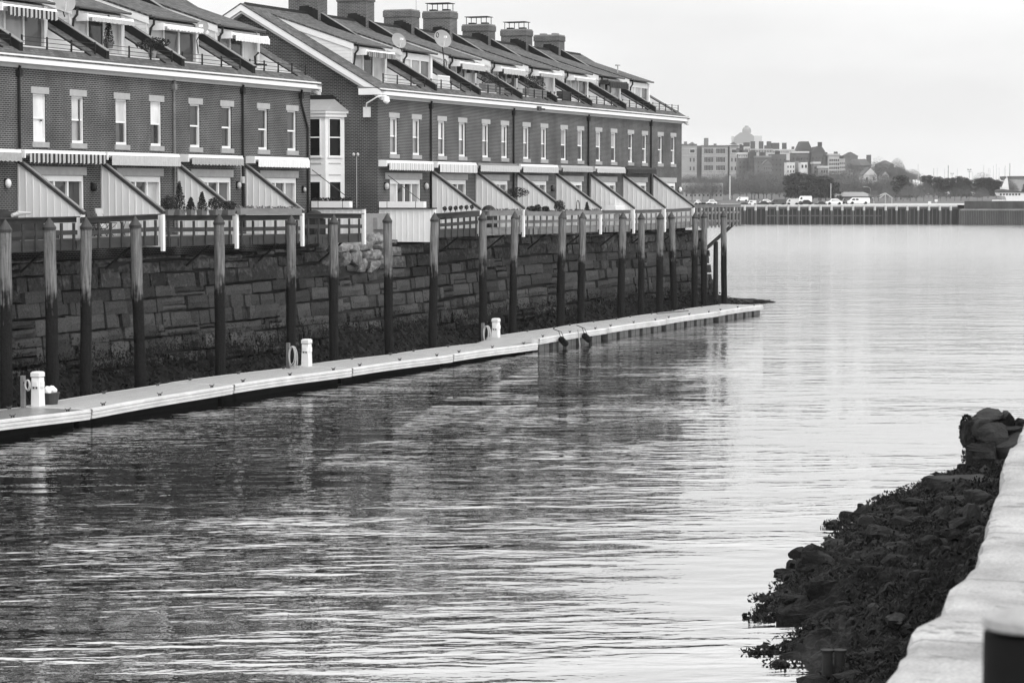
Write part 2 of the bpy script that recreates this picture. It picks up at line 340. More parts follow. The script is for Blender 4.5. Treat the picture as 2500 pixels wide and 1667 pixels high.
for r, (za_, zb_) in enumerate(rows):
    x = 52+random.uniform(0, 1)
    xend = 145.6-.22*r*random.uniform(.5, 1.3)
    while x < xend:
        w = random.choice([random.uniform(.35, .7), random.uniform(.8, 1.6), random.uniform(1.2, 2.6)])
        dzs = .16*sin(x*.11+r*.25)+.05*sin(x*.6+r*2)
        off = random.uniform(-.1, .07)
        hh = za_+dzs; h2 = zb_+dzs
        if random.random() < .12 and h2-hh > .4:
            mid = (hh+h2)/2+random.uniform(-.06, .06)
            rough_block(b, x, x+w, hh, mid, lambda a, c, o=off: wface(a, c)+o, .3); rough_block(b, x, x+w, mid, h2, lambda a, c, o=off: wface(a, c)+o+.04, .3)
        else: rough_block(b, x, min(x+w, xend+.3), hh, h2, lambda a, c, o=off: wface(a, c)+o, .3)
        x += w
wall = b.build('granite_seawall', [GRAN, GRANP], label='long granite block seawall under the decks, pale above and dark below the tide line', cat='wall')
wall.name = 'seawall'; ORG['seawall'] = ORG.get('granite_seawall', (0, 0, 0))
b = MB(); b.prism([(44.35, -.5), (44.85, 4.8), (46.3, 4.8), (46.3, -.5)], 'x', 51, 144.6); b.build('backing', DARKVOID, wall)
# rubble and pale stones in the gap between the rows, foot wall of concrete
def rockpts(b, x, y, z, rx, ry, rz, rot=0, seed=None, cuts=9, sharp=.8, fine=True, boxy=.75):
    # convex, faceted rock: sphere grid pushed against random planes
    rnd = random.Random(seed if seed is not None else random.random()); pl = []
    for _ in range(cuts):
        a = rnd.uniform(0, 2*pi); c = rnd.uniform(-.8, 1); s_ = math.sqrt(max(0, 1-c*c)); pl.append((s_*cos(a), s_*sin(a), c, rnd.uniform(.55, .9)*sharp+.1))
    n, m = (30, 18) if fine else (14, 9); v = []; f = []; off = rnd.uniform(0, 50)
    for j in range(m+1):
        t_ = -pi/2+pi*j/m
        for i in range(n):
            p = [cos(t_)*cos(2*pi*i/n), cos(t_)*sin(2*pi*i/n), sin(t_)]
            p = [math.copysign(abs(c)**boxy, c) for c in p]
            for q in pl:
                d = p[0]*q[0]+p[1]*q[1]+p[2]*q[2]
                if d > q[3]: p = [p[k]*q[3]/d for k in range(3)]
            k_ = 1+.1*mn.noise(Vector((p[0]*2+off, p[1]*2, p[2]*2)))+.05*mn.noise(Vector((p[0]*7+off, p[1]*7, p[2]*7))); p = [c*k_ for c in p]
            X, Y, Z_ = p[0]*rx, p[1]*ry, p[2]*rz
            v.append((x+X*cos(rot)-Y*sin(rot), y+X*sin(rot)+Y*cos(rot), z+Z_))
    for j in range(m): f += [(j*n+i, j*n+(i+1) % n, (j+1)*n+(i+1) % n, (j+1)*n+i) for i in range(n)]
    f += [tuple(range(n))[::-1], tuple(range(m*n, (m+1)*n))]
    b.add(v, f)
gap = [(885, 594, .5, .3), (842, 607, .55, .28), (816, 603, .35, .25), (868, 602, .25, .2), (905, 590, .4, .38), (925, 588, .35, .4), (800, 632, .35, .34), (865, 632, .4, .36),
       (892, 630, .3, .33), (912, 626, .45, .3), (838, 634, .3, .3), (912, 650, .45, .32), (880, 648, .3, .3), (925, 606, .25, .18), (902, 612, .18, .12), (787, 600, .3, .28), (930, 630, .3, .25)]
for i, (px, py, rx, rz) in enumerate(gap):
    p = onY(px, py, 44.62); b = MB(); rockpts(b, p[0], 44.72, p[2], rx*1.1, .36, rz, (i*7 % 5-2)*.08, seed=i, cuts=7, sharp=.85, boxy=.42)
    b.build('stone', GRANP, group='loose pale stones on the seawall between the rows', label=ORD[i]+' pale loose granite stone in the heap between the brick rows', cat='stone')
b = MB(); b.box(94.5, 98.6, 45.0, 45.9, 4.7, 6.18); b.box(96.9, 97.9, 44.8, 45.0, 5.5, 6.0); b.build('concrete_footing', CONC, label='pale concrete footing wall above loose stones at brick gable corner', cat='wall')
# seaweed bank at the wall foot
b = MB(); nx, ny = 640, 12
for j in range(ny+1):
    for i in range(nx+1):
        x = 52+(149-52)*i/nx; t = j/ny; y = 42.0+2.6*t
        top = 1.15+.35*sin(x*.21)+.2*sin(x*.83)
        z_ = top*(t**1.1)+.12*random.uniform(-1, 1)*(t > 0)+.06*sin(x*5)-.12
        if x > 144.5: z_ -= (x-144.5)*.12*t; y -= 0
        b.v.append((x, y, z_))
for j in range(ny):
    for i in range(nx): a = j*(nx+1)+i; b.f.append((a, a+1, a+nx+2, a+nx+1)); b.m.append(0)
for _ in range(11000):
    t = random.random(); x = random.uniform(52, 146); top = 1.15+.35*sin(x*.21)+.2*sin(x*.83)
    b.leaves(x, 42.0+2.5*t, top*t**1.1+.05, .15, .12, .08, 1, .13, 0)
b.build('seaweed', WEED, label='black seaweed bank along foot of granite wall', cat='seaweed', kind='stuff')
# low reef with broken timbers trailing off the wall end
b = MB()
for i in range(60):
    t = i/59; p = onZ(1735+140*t, 742-6*t, .05); rockpts(b, p[0]+random.uniform(-1, 3)*(1-t), p[1]+random.uniform(0, 1.8)*(1-t), .05, random.uniform(.3, .8), random.uniform(.3, .6), random.uniform(.15, .42)*(1.1-.8*t), random.random()*3, i)
b.build('reef', ROCKW, label='low dark rocks trailing into the water beyond the wall end', cat='rocks', kind='stuff')

# ---------------------------------------------------------------- timber piles
piles = [(13, 536, 16), (120, 530.6, 130), (210, 530.6, 210), (330, 527.5, 345), (534.6, 522, 540), (711, 524.5, 712), (815, 523.7, 816), (945.6, 520.4, 951), (1061, 518.7, 1057), (1178, 517, 1181),
         (1257, 515.3, 1252), (1373.5, 516.3, 1368.7), (1423, 517, 1418), (1521, 517.4, 1515.5), (1566, 518, 1565.5), (1612, 518, 1610), (1639, 516.7, 1646.5), (1697.6, 516.7, 1695.5), (1719.4, 515.7, 1718.7), (1766.3, 514.7, 1768)]
for i, (px, py, pb) in enumerate(piles):
    Y = 42.35; T = onY(px, py, Y); Bx = onY(pb, 900, Y-.02)[0]; zt = T[2]; r = .185+random.uniform(-.012, .012)
    t = thing('timber_pile', ORD[i]+' timber mooring pile from the left edge, behind the floating dock', 'pile', (Bx, Y, -.5), 'timber piles behind the floating dock')
    b = MB(); n = 20; K = 26; zb0 = -.6
    for k in range(K+1):
        u = k/K; z_ = zb0+(zt-.33-zb0)*u; cx = Bx+(T[0]-Bx)*(z_-.4)/(zt-.4)+.012*sin(z_*2.1+i)
        for q in range(n):
            a = 2*pi*q/n; rr = r*(1.03-.06*u)*(1+.03*sin(a*5+i)+.02*sin(a*9+z_*1.3)); b.v.append((cx+rr*cos(a), Y+rr*sin(a), z_))
    for k in range(K): b.f += [(k*n+q, k*n+(q+1) % n, (k+1)*n+(q+1) % n, (k+1)*n+q) for q in range(n)]; b.m += [0]*n
    b.build('post', PILE, t, smooth=True)
    b = MB(); cx = T[0]; b.cyl(cx, Y, zt-.4, zt-.31, r*1.07, r*1.12, 18, cap=False); b.cyl(cx, Y, zt-.31, zt, r*1.12, .012, 18); b.build('pile_cap', plain('pile_cap_metal', .035, .5, .3, 8), t)

# ---------------------------------------------------------------- townhouses
def rz(y): return 11.79+.574*(y-YF)          # main roof surface over Y
def wall_holes(b, x0, x1, z0, z1, holes, y, rev):
    xs = sorted({x0, x1, *[h[0] for h in holes], *[h[1] for h in holes]}); zs = sorted({z0, z1, *[h[2] for h in holes], *[h[3] for h in holes]})
    for i in range(len(xs)-1):
        for j in range(len(zs)-1):
            cx, cz = (xs[i]+xs[i+1])/2, (zs[j]+zs[j+1])/2
            if any(h[0] < cx < h[1] and h[2] < cz < h[3] for h in holes): continue
            b.face([(xs[i], y, zs[j]), (xs[i+1], y, zs[j]), (xs[i+1], y, zs[j+1]), (xs[i], y, zs[j+1])])
    for a0, a1, c0, c1 in holes:
        b.face([(a0, y, c0), (a0, y, c1), (a0, y+rev, c1), (a0, y+rev, c0)]); b.face([(a1, y, c0), (a1, y+rev, c0), (a1, y+rev, c1), (a1, y, c1)])
        b.face([(a0, y, c0), (a0, y+rev, c0), (a1, y+rev, c0), (a1, y, c0)]); b.face([(a0, y, c1), (a1, y, c1), (a1, y+rev, c1), (a0, y+rev, c1)])
def window(par, x0, x1, z0, z1, up_, lo, y=YF):
    b = MB(); w = .055; ya, yb = y+.06, y+.2
    b.box(x0, x0+w, ya, yb, z0, z1).box(x1-w, x1, ya, yb, z0, z1).box(x0+w, x1-w, ya, yb, z1-w, z1).box(x0+w, x1-w, ya-.03, yb, z0, z0+.09)
    zm = (z0+z1)/2; b.box(x0+w, x1-w, ya+.03, yb, zm-.03, zm+.03); f = b.build('window', WHITE, par)
    b = MB(); b.face([(x0+w, ya+.05, zm), (x1-w, ya+.05, zm), (x1-w, ya+.05, z1-w), (x0+w, ya+.05, z1-w)]); b.build('upper_pane', up_, f)
    b = MB(); b.face([(x0+w, ya+.09, z0), (x1-w, ya+.09, z0), (x1-w, ya+.09, zm), (x0+w, ya+.09, zm)]); b.build('lower_pane', lo, f)
    if up_ in (G_BLIND, G_BR, G_CURT):   # dark strip where the blind stops short
        b = MB(); b.box(x1-w-.17, x1-w-.09, ya+.02, ya+.045, z0+.1 if lo is not G_BR else z0+.7, z1-.1 if lo is G_CURT else zm-.05); b.build('gap_strip', G_DARK, f)
def patio_door(par, x0, x1, z0, z1, mats):
    b = MB(); ya, yb = YF+.04, YF+.2; b.box(x0, x0+.1, ya, yb, z0, z1).box(x1-.1, x1, ya, yb, z0, z1).box(x0+.1, x1-.1, ya, yb, z1-.2, z1)
    n = len(mats); w = (x1-x0-.2)/n
    for k in range(1, n): b.box(x0+.1+w*k-.045, x0+.1+w*k+.045, ya+.02, yb, z0, z1-.2)
    f = b.build('patio_door', WHITE, par)
    for k in range(n):
        b = MB(); b.face([(x0+.1+w*k, ya+.1, z0), (x0+.1+w*(k+1), ya+.1, z0), (x0+.1+w*(k+1), ya+.1, z1-.2), (x0+.1+w*k, ya+.1, z1-.2)]); b.build('pane', mats[k], f)
def awning(par, x0, x1, fab, case, z=8.5, drop=.27, y=YF, scal='wave', depth=.42):
    b = MB(); y0 = y-depth
    b.prism([(y, z+.02), (y-.12, z+.03), (y0+.05, z-.02), (y0, z-.1), (y0+.06, z-.16), (y, z-.2)], 'x', x0+.06, x1)
    b.box(x0, x0+.06, y0+.02, y, z-.26, z+.02).box(x1, x1+.03, y0+.06, y, z-.2, z+.02)
    a = b.build('awning', case, par)
    b = MB(); xs = []; n = int((x1-x0-.3)/.045); pv = None
    for k in range(n+1):
        x = x0+.25+(x1-x0-.25)*k/n; yy = y0-.015+.018*sin(x*40); ph = (x/.26) % 1
        zb_ = z-.14-drop+(.05*abs(sin(pi*ph)) if scal == 'wave' else (.06*(abs(ph-.5)) if scal == 'zig' else 0))
        if pv: b.face([(pv[0], pv[1], z-.09), (pv[0], pv[1], pv[2]), (x, yy, zb_), (x, yy, z-.09)])
        pv = (x, yy, zb_)
    b.build('valance', fab, a)
def fin(par, X, zt, zo, zbot, yo=43.2, post=True):
    """board and batten privacy wing falling from the wall to the deck edge"""
    def top(y): return zo+(zt-zo)*(y-yo)/(YF-yo)
    b = MB(); b.prism([(yo, 5.2), (yo, zo-.08), (YF, zt-.08), (YF, 5.2)], 'x', X, X+.06)
    y = yo+.18
    while y < YF-.05: b.box(X-.022, X, y-.02, y+.02, 5.25, top(y)-.1); y += .27
    f = b.build('privacy_wing', WHITE2, par)
    b = MB(); b.prism([(yo-.12, zo-.12), (yo-.12, zo-.02), (YF-.02, zt+.02), (YF-.02, zt-.1)], 'x', X-.05, X+.12); b.build('wing_cap', CAPM, f)
    b = MB(); b.prism([(yo-.13, zo-.02), (yo-.13, zo+.01), (YF-.02, zt+.05), (YF-.02, zt+.02)], 'x', X-.02, X+.14); b.build('wing_flashing', CAPL, f)
    if post: b = MB(); b.box(X-.07, X+.09, yo-.13, yo-.03, zbot, zo-.12); b.box(X-.03, X, yo-.03, yo+.3, zbot+.25, 5.2); b.build('wing_post', WHITE, f)
def downspout(par, x, z1=11.15, z0=5.6, mat=None, jog=0):
    b = MB(); y = YF-.07
    pts = [(x, y-.05, z1+.15), (x, y, z1)]
    if jog: pts += [(x, y, z1-.35), (x+jog, y, z1-1.4)]
    pts += [(x+jog, y, z0)]; b.tube(pts, .05, 6); b.box(x-.09, x+.09, y-.09, y+.07, z1-.2, z1+.02); b.build('downspout', mat or DARK, par)
def dormer(par, x0, x1, left_open, fab, style):
    yd = 47.5; zt = 13.62
    def sh(y): return 13.80+.333*(y-47.4)
    ym = 51.45
    b = MB()                        # side wall facing the viewer, and the far one
    side = [(yd, 11.95), (yd, sh(yd)-.14), (ym, sh(ym)-.14), (yd+.4, rz(yd+.4)-.05)]
    b.prism(side, 'x', x0, x0+.1); d = b.build('dormer', CLAP, par); b = MB(); b.prism(side, 'x', x1-.1, x1); b.build('dormer_side', CLAP, d)
    b = MB(); b.prism([(yd-.22, sh(yd-.22)-.05), (yd-.22, sh(yd-.22)+.03), (ym+.4, sh(ym+.4)+.03), (ym+.4, sh(ym+.4)-.05)], 'x', x0-.06, x1+.15); b.build('dormer_roof', SHING, d)
    b = MB(); b.prism([(yd-.12, sh(yd-.12)-.33), (yd-.12, sh(yd-.12)-.05), (ym+.1, sh(ym+.1)-.05), (ym-.55, sh(ym-.55)-.33)], 'x', x0-.04, x0-.002)
    b.box(x0-.03, x0+.12, yd-.03, yd-.002, 11.95, zt+.02); b.box(x1-.2, x1+.02, yd-.1, yd+.12, 11.95, zt+.02); b.box(x0+.12, x1-.2, yd-.03, yd+.05, zt-.28, zt+.02)
    b.build('dormer_trim', WHITE, d)
    b = MB(); b.tube([(x0-.1, yd-.27, sh(yd)-.08), (x1+.2, yd-.27, sh(yd)-.1)], .055, 6); b.build('dormer_gutter', GUTTER, d)
    b = MB(); b.tube([(x0+.12, yd-.27, sh(yd)-.05), (x0+.1, yd-.27, 13.45), (x0-.02, yd-.2, 13.3), (x0-.02, yd-.12, 12.75)], .05, 6); b.build('dormer_downspout', DARK, d)
    w = (x1-.2-x0-.12)/3; fr = MB()
    for k in range(1, 3): fr.box(x0+.12+w*k-.05, x0+.12+w*k+.05, yd-.02, yd+.06, 11.97, zt-.28)
    fr.box(x0+.121, x1-.201, yd-.015, yd+.06, 11.955, 12.01); f = fr.build('terrace_door', WHITE, d)
    for k, m_ in enumerate({0: (G_BLIND, G_MID, G_DARK), 1: (G_CURT, G_DARK, G_BLIND), 2: (G_BLIND, G_CURT, G_MID), 3: (G_BLIND, G_DARK, G_BLIND)}[style % 4]):
        b = MB(); b.face([(x0+.12+w*k, yd+.03, 11.97), (x0+.12+w*(k+1), yd+.03, 11.97), (x0+.12+w*(k+1), yd+.03, zt-.28), (x0+.12+w*k, yd+.03, zt-.28)]); b.build('pane', m_, f)
    if fab: awning(d, x0+.3, x1-.1, fab[0], fab[1], 13.5, fab[2], yd-.1, 'zig' if style % 2 else 'wave', .5)
def roof_railing(par, x0, x1, y=45.93):
    b = MB(); n = max(2, round((x1-x0)/1.35)); z0 = rz(y)
    for k in range(n+1): x = x0+(x1-x0)*k/n; b.box(x-.03, x+.03, y-.02, y+.02, z0-.02, z0+.42)
    for h in (.08, .22, .37): b.tube([(x0, y, z0+h), (x1, y, z0+h)], .011, 4)
    b.build('roof_railing', DARK, par)

def house(i, row, S0, E0, wins, par_x, D0, D1, door, awn, label, first=False, last=False, dsp=None, dormer_fab=None, style=0, win_tones=None, gable=None):
    t = thing('townhouse', label, 'house', (S0, YF, 5.2), 'brick townhouses in two rows along the wharf')
    holes = [(c-.42, c+.4, 8.8, 10.42) for c in wins]+[(door[0], door[1], 5.2, 7.68)]
    b = MB(); wall_holes(b, S0, E0, 4.6, 11.42, holes, YF, .22); b.build('wall', BRICK, t)
    for k, c in enumerate(wins):
        u, l = (win_tones or [(G_BLIND, G_MID)]*2)[k]; window(t, c-.42, c+.4, 8.8, 10.42, u, l)
        b = MB(); b.box(c-.55, c+.55, YF-.025, YF+.1, 10.421, 10.65); b.build('lintel', STONE, t)
        b = MB(); b.box(c-.53, c+.5, YF-.05, YF+.08, 8.62, 8.798); b.build('sill', SILL, t)
    b = MB(); b.box(door[0]-.5, door[1]+.15, YF-.02, YF+.1, 7.69, 7.97); b.build('door_lintel', STONE, t)
    patio_door(t, door[0], door[1], 5.2, 7.68, door[2])
    # cornice
    b = MB(); b.box(S0, E0, 45.28, 45.34, 11.38, 11.66); b.build('fascia', WHITE, t)
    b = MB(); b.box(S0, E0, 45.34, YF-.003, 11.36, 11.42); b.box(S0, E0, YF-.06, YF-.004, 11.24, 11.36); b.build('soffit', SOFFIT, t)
    # main roof with the terrace cut out of it
    cx0, cx1, cy0, cy1 = D0-.02, D1+.05, 45.98, 47.55
    b = MB()
    def rq(x0, x1, y0, y1):
        b.face([(x0, y0, rz(y0)), (x1, y0, rz(y0)), (x1, y1, rz(y1)), (x0, y1, rz(y1))])
    ye, yr = 45.26, 52.15
    rq(S0, cx0, ye, yr); rq(cx1, E0, ye, yr); rq(cx0, cx1, ye, cy0); rq(cx0, cx1, cy1, yr)
    yb = 59.0; b.face([(S0, yr, rz(yr)), (E0, yr, rz(yr)), (E0, yb, rz(yr)-.574*(yb-yr)), (S0, yb, rz(yr)-.574*(yb-yr))])
    b.face([(S0, ye, rz(ye)-.05), (E0, ye, rz(ye)-.05), (E0, ye, rz(ye)), (S0, ye, rz(ye))])
    b.face([(S0, ye, rz(ye)-.05), (S0, YF+.1, rz(ye)-.05), (E0, YF+.1, rz(ye)-.05), (E0, ye, rz(ye)-.05)])
    roof = b.build('roof', SHING, t)
    zf = rz(cy0)-.02
    b = MB(); b.box(cx0, cx1, cy0, cy1, zf-.1, zf); b.build('terrace_floor', GREYW, roof)
    b = MB(); b.prism([(cy0, zf), (cy0, rz(cy0)), (cy1, rz(cy1)), (cy1, zf)], 'x', cx1-.04, cx1); b.box(cx0, cx1, cy0-.04, cy0, rz(cy0)-.05, rz(cy0)+.035); b.build('terrace_side', WHITE, roof)
    b = MB(); b.prism([(cy0-.25, rz(cy0-.25)), (cy0-.25, rz(cy0-.25)+.05), (cy1+.02, rz(cy1+.02)+.05), (cy1+.02, rz(cy1+.02))], 'x', cx1, cx1+.12); b.build('terrace_edge', FLASH, roof)
    b = MB(); b.prism([(yr-.15, rz(yr-.15)+.02), (yr, rz(yr)+.07), (yr+.15, rz(yr-.15)+.02)], 'x', S0, E0); b.build('ridge_cap', FLASH, roof)
    dormer(t, D0, D1, True, dormer_fab, style)
    if par_x:
        x = par_x
        b = MB(); b.prism([(45.62, rz(45.62)-.05), (45.62, rz(45.62)+.3), (51.6, rz(51.6)+.36), (51.6, rz(51.6)-.05)], 'x', x-.22, x); p = b.build('party_wall', FLASH, t)
        b = MB(); b.prism([(45.58, rz(45.58)+.302), (45.58, rz(45.58)+.33), (51.6, rz(51.6)+.39), (51.6, rz(51.6)+.362)], 'x', x-.235, x+.03); b.build('party_wall_cap', CAPL, p)
    roof_railing(t, D0-.1, min(E0+.2, D1+1.2), 45.9)
    if awn: awning(t, awn[0], awn[1], awn[2], awn[3], 8.5, awn[4] if len(awn) > 4 else .27, scal=awn[5] if len(awn) > 5 else 'wave')
    for d_ in (dsp or []): downspout(t, *d_)
    # back wall
    b = MB(); b.face([(S0, 58.7, 4.6), (E0, 58.7, 4.6), (E0, 58.7, 11.9), (S0, 58.7, 11.9)]); b.build('rear_wall', BRICK, t)
    return t
def gable_wall(t, X, side):
    """side=-1: faces the viewer"""
    b = MB(); b.face([(X, YF, 4.6), (X, YF, 11.42), (X, YF+.02, 11.6), (X, 52.15, 15.3), (X, 58.68, 11.6), (X, 58.7, 4.6)][::-1 if side < 0 else 1]); b.build('gable_wall', BRICK, t)
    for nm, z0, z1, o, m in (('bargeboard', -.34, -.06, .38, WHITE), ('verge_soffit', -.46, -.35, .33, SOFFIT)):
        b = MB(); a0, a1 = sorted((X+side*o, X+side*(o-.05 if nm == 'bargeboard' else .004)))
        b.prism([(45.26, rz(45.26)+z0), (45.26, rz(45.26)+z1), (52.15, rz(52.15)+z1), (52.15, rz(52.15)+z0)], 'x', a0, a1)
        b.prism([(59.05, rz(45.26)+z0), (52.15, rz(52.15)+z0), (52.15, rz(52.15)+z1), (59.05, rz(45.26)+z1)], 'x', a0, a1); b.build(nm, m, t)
    b = MB(); a0, a1 = sorted((X, X+side*.4))
    b.prism([(45.22, rz(45.22)-.05), (45.22, rz(45.22)), (52.15, rz(52.15)), (59.0, rz(45.3)), (59.0, rz(45.3)-.05), (52.15, rz(52.15)-.05)], 'x', a0, a1); b.build('verge', SHING, t)
    b = MB(); b.box(a0, a1, 45.28, 46.35, 11.38, 11.655); b.build('cornice_return', WHITE, t)
    b = MB(); b.prism([(45.28, 11.66), (45.28, 11.68), (46.4, 11.74), (46.4, 11.66)], 'x', a0, a1); b.build('return_flashing', CAPL, t)

D3 = (G_CURT, G_DARK, G_MID)
ROWS = []
r1 = [
 (64.6, 70.05, (66.1, 68.5), None, 65.6, 69.4, (65.9, 68.8, D3), (65.5, 69.75, FABG, WHITE), [], (FABS3, WHITE, .25), 1, [(G_BLIND, G_MID)]*2),
 (70.05, 75.4, (71.53, 73.95), 70.58, 71.05, 74.9, (71.5, 74.3, (G_CURT, G_DARK, G_DARK)), (69.96, 75.1, FABS, WHITE, .3), [(70.18,)], (FABS, WHITE, .28), 2, [(G_BR, G_BR), (G_BLIND, G_CURT)]),
 (75.4, 80.85, (76.88, 79.34), 76.1, 76.5, 80.15, (76.98, 79.66, (G_MID, G_DARK, G_BLIND)), (75.22, 80.35, FABM, WHITE, .3, 'flat'), [(80.54, 11.1, 5.6, GREYW)], (FABM, WHITE, .12), 3, [(G_BLIND, G_MID), (G_BR, G_DARK)]),
 (80.85, 86.25, (82.27, 84.77), 81.52, 81.95, 85.8, (82.38, 85.1, D3), (81.0, 85.35, FABG, WHITE, .25), [(85.95,)], (FABW, WHITE, .1), 0, [(G_DARK, G_DARK)]*2),
 (86.25, 92.03, (87.81, 90.36), 87.2, 87.37, 91.0, (88.0, 90.75, (G_MID, G_DARK, G_CURT)), (86.3, 91.1, FABW, WHITE, .27, 'zig'), [(91.05, 11.15, 5.6, None, .6)], (FABW, WHITE, .2), 1, [(G_DARK, G_DARK)]*2)]
labs = ['brick townhouse cut off by left edge with grey awning', 'brick townhouse with dark striped awning and white blinds, left row', 'brick townhouse with plain pale awning and potted pine on roof terrace',
        'brick townhouse with grey awning behind the row of clipped conifers', 'brick townhouse at the right end of the left row, white zigzag awning']
HS = []
for i, (S0, E0, wn_, px_, d0, d1, dr, aw, ds, df, st, wt) in enumerate(r1):
    HS.append(house(i, 1, S0, E0, wn_, px_, d0, d1, dr, aw, labs[i], dsp=ds, dormer_fab=df, style=st, win_tones=wt))
T2 = (G_BLIND, G_CURT)
CB = (G_CURT, G_MID)
r2 = [
 (98.7, 104.3, (100.43, 102.9), None, 100.03, 103.6, (99.96, 103.35, (G_BLIND, G_DARK, G_DARK, G_CURT)), (98.75, 103.9, FABS2, WHITE, .3), [(104.4,)], (FABS3, WHITE, .2), 3, [T2, T2]),
 (104.3, 109.8, (105.82, 108.29), 105.33, 105.36, 108.85, (106.0, 108.78, D3), (104.4, 109.1, FABS2, WHITE, .33, 'flat'), [], None, 2, [T2, T2]),
 (109.8, 115.2, (111.22, 113.7), 110.66, 110.8, 114.4, (111.4, 114.16, D3), (109.3, 114.7, FABM, GREYW, .27, 'zig'), [(114.75,)], (FABM, WHITE, .25), 3, [T2, T2]),
 (115.2, 120.75, (116.66, 119.18), 116.2, 116.25, 120.0, (116.8, 119.6, D3), (114.9, 120.2, FABM, WHITE, .27, 'zig'), [], (FABM, WHITE, .25), 0, [T2, T2]),
 (120.75, 126.2, (122.1, 124.64), 121.2, 121.55, 125.5, (122.2, 125.0, D3), (120.6, 125.5, FABG, FABG, .2), [(125.75,)], (FABG, WHITE, .15), 1, [CB, CB]),
 (126.2, 131.6, (127.55, 130.06), 126.6, 126.95, 130.85, (127.7, 130.5, D3), (125.9, 130.9, FABM, FABM, .22), [], (FABM, WHITE, .15), 2, [CB, CB]),
 (131.6, 137.0, (132.98, 135.47), 132.3, 132.55, 136.4, (133.1, 135.87, D3), (131.1, 136.4, FABD, FABD, .22), [(136.45,)], (FABD, FABD, .3), 3, [(G_DARK, G_DARK)]*2),
 (137.0, 142.5, (138.37, 140.81), 137.62, 137.95, 141.75, (138.5, 141.35, D3), None, [], None, 2, [(G_DARK, G_DARK)]*2)]
labs2 = ['brick townhouse with exposed gable and white bay, first of the right row', 'brick townhouse behind six small topiary balls, white paned dormer without awning', 'brick townhouse with white bench on its roof terrace, third of right row',
         'brick townhouse with two planter boxes on its roof terrace, fourth of right row', 'brick townhouse with long row of bushes on its roof terrace, fifth of right row', 'brick townhouse with pale grey awnings, third from the far end of the right row',
         'brick townhouse with black awnings, second from the far end of right row', 'brick townhouse at the far end of the right row, no awnings']
for i, (S0, E0, wn_, px_, d0, d1, dr, aw, ds, df, st, wt) in enumerate(r2):
    HS.append(house(i, 2, S0, E0, wn_, px_, d0, d1, dr, aw, labs2[i], dsp=ds, dormer_fab=df, style=st, win_tones=wt))
gable_wall(HS[4], 92.03, 1); gable_wall(HS[5], 98.7, -1); gable_wall(HS[12], 142.5, 1)
# privacy wings: (house index, X, z top, z outer, bottom)
for hi, X, zt, zo, zb_ in [(1, 70.12, 8.2, 6.48, 5.04), (2, 75.4, 8.2, 6.46, 5.05), (3, 80.85, 8.17, 6.42, 5.02), (4, 86.28, 8.18, 6.41, 5.0),
                      (6, 104.45, 8.14, 6.4, 5.1), (7, 109.93, 8.14, 6.4, 4.97), (8, 115.4, 8.12, 6.34, 5.15), (9, 120.93, 8.1, 6.34, 4.92), (10, 126.28, 8.09, 6.3, 4.88), (11, 131.66, 8.09, 6.3, 4.88), (12, 137.05, 8.12, 6.33, 4.95)]:
    fin(HS[hi], X, zt, zo, zb_)
# low boarded screens with planters at the row ends
def low_screen(par, X, y0, y1, zt, zb_, py0, py1, plants):
    b = MB(); b.box(X, X+.07, y0, y1, zb_, zt); y = y0+.15
    while y < y1: b.box(X-.022, X, y-.02, y+.02, zb_+.02, zt-.05); y += .27
    b.box(X-.05, X+.1, y0-.1, y0, zb_-.02, zt); f = b.build('boarded_screen', WHITE, par)
    b = MB(); b.box(X-.07, X+.12, y0-.14, y1, zt, zt+.05); b.build('screen_cap', CAPM, f)
    t = thing('planter_box', 'long white planter box '+('with clipped hedge plants' if plants else 'empty, on the screen in front of the first right patio door'), 'planter', (X, py0, zt+.05), 'white planters on the boarded screens')
    b = MB(); b.box(X-.12, X+.17, py0, py1, zt+.05, zt+.32); b.build('trough', WHITE, t)
    b = MB()
    for k in (.18, .82): yy = py0+(py1-py0)*k; b.box(X-.125, X-.12, yy-.012, yy+.012, zt+.05, zt+.33)
    b.build('bracket', DARK, t)
    if plants:
        b = MB(); n = 9
        for k in range(n): b.leaves(X+.02, py0+(py1-py0)*(k+.5)/n, zt+.36, .14, (py1-py0)/n*.7, .12, 160, .06, .1)
        b.build('plants', SHRUBD, t)
low_screen(HS[4], 92.0, 43.2, 45.55, 6.42, 4.98, 43.75, 45.5, True)
low_screen(HS[5], 98.7, 42.95, 45.55, 6.38, 4.93, 43.35, 45.5, False)

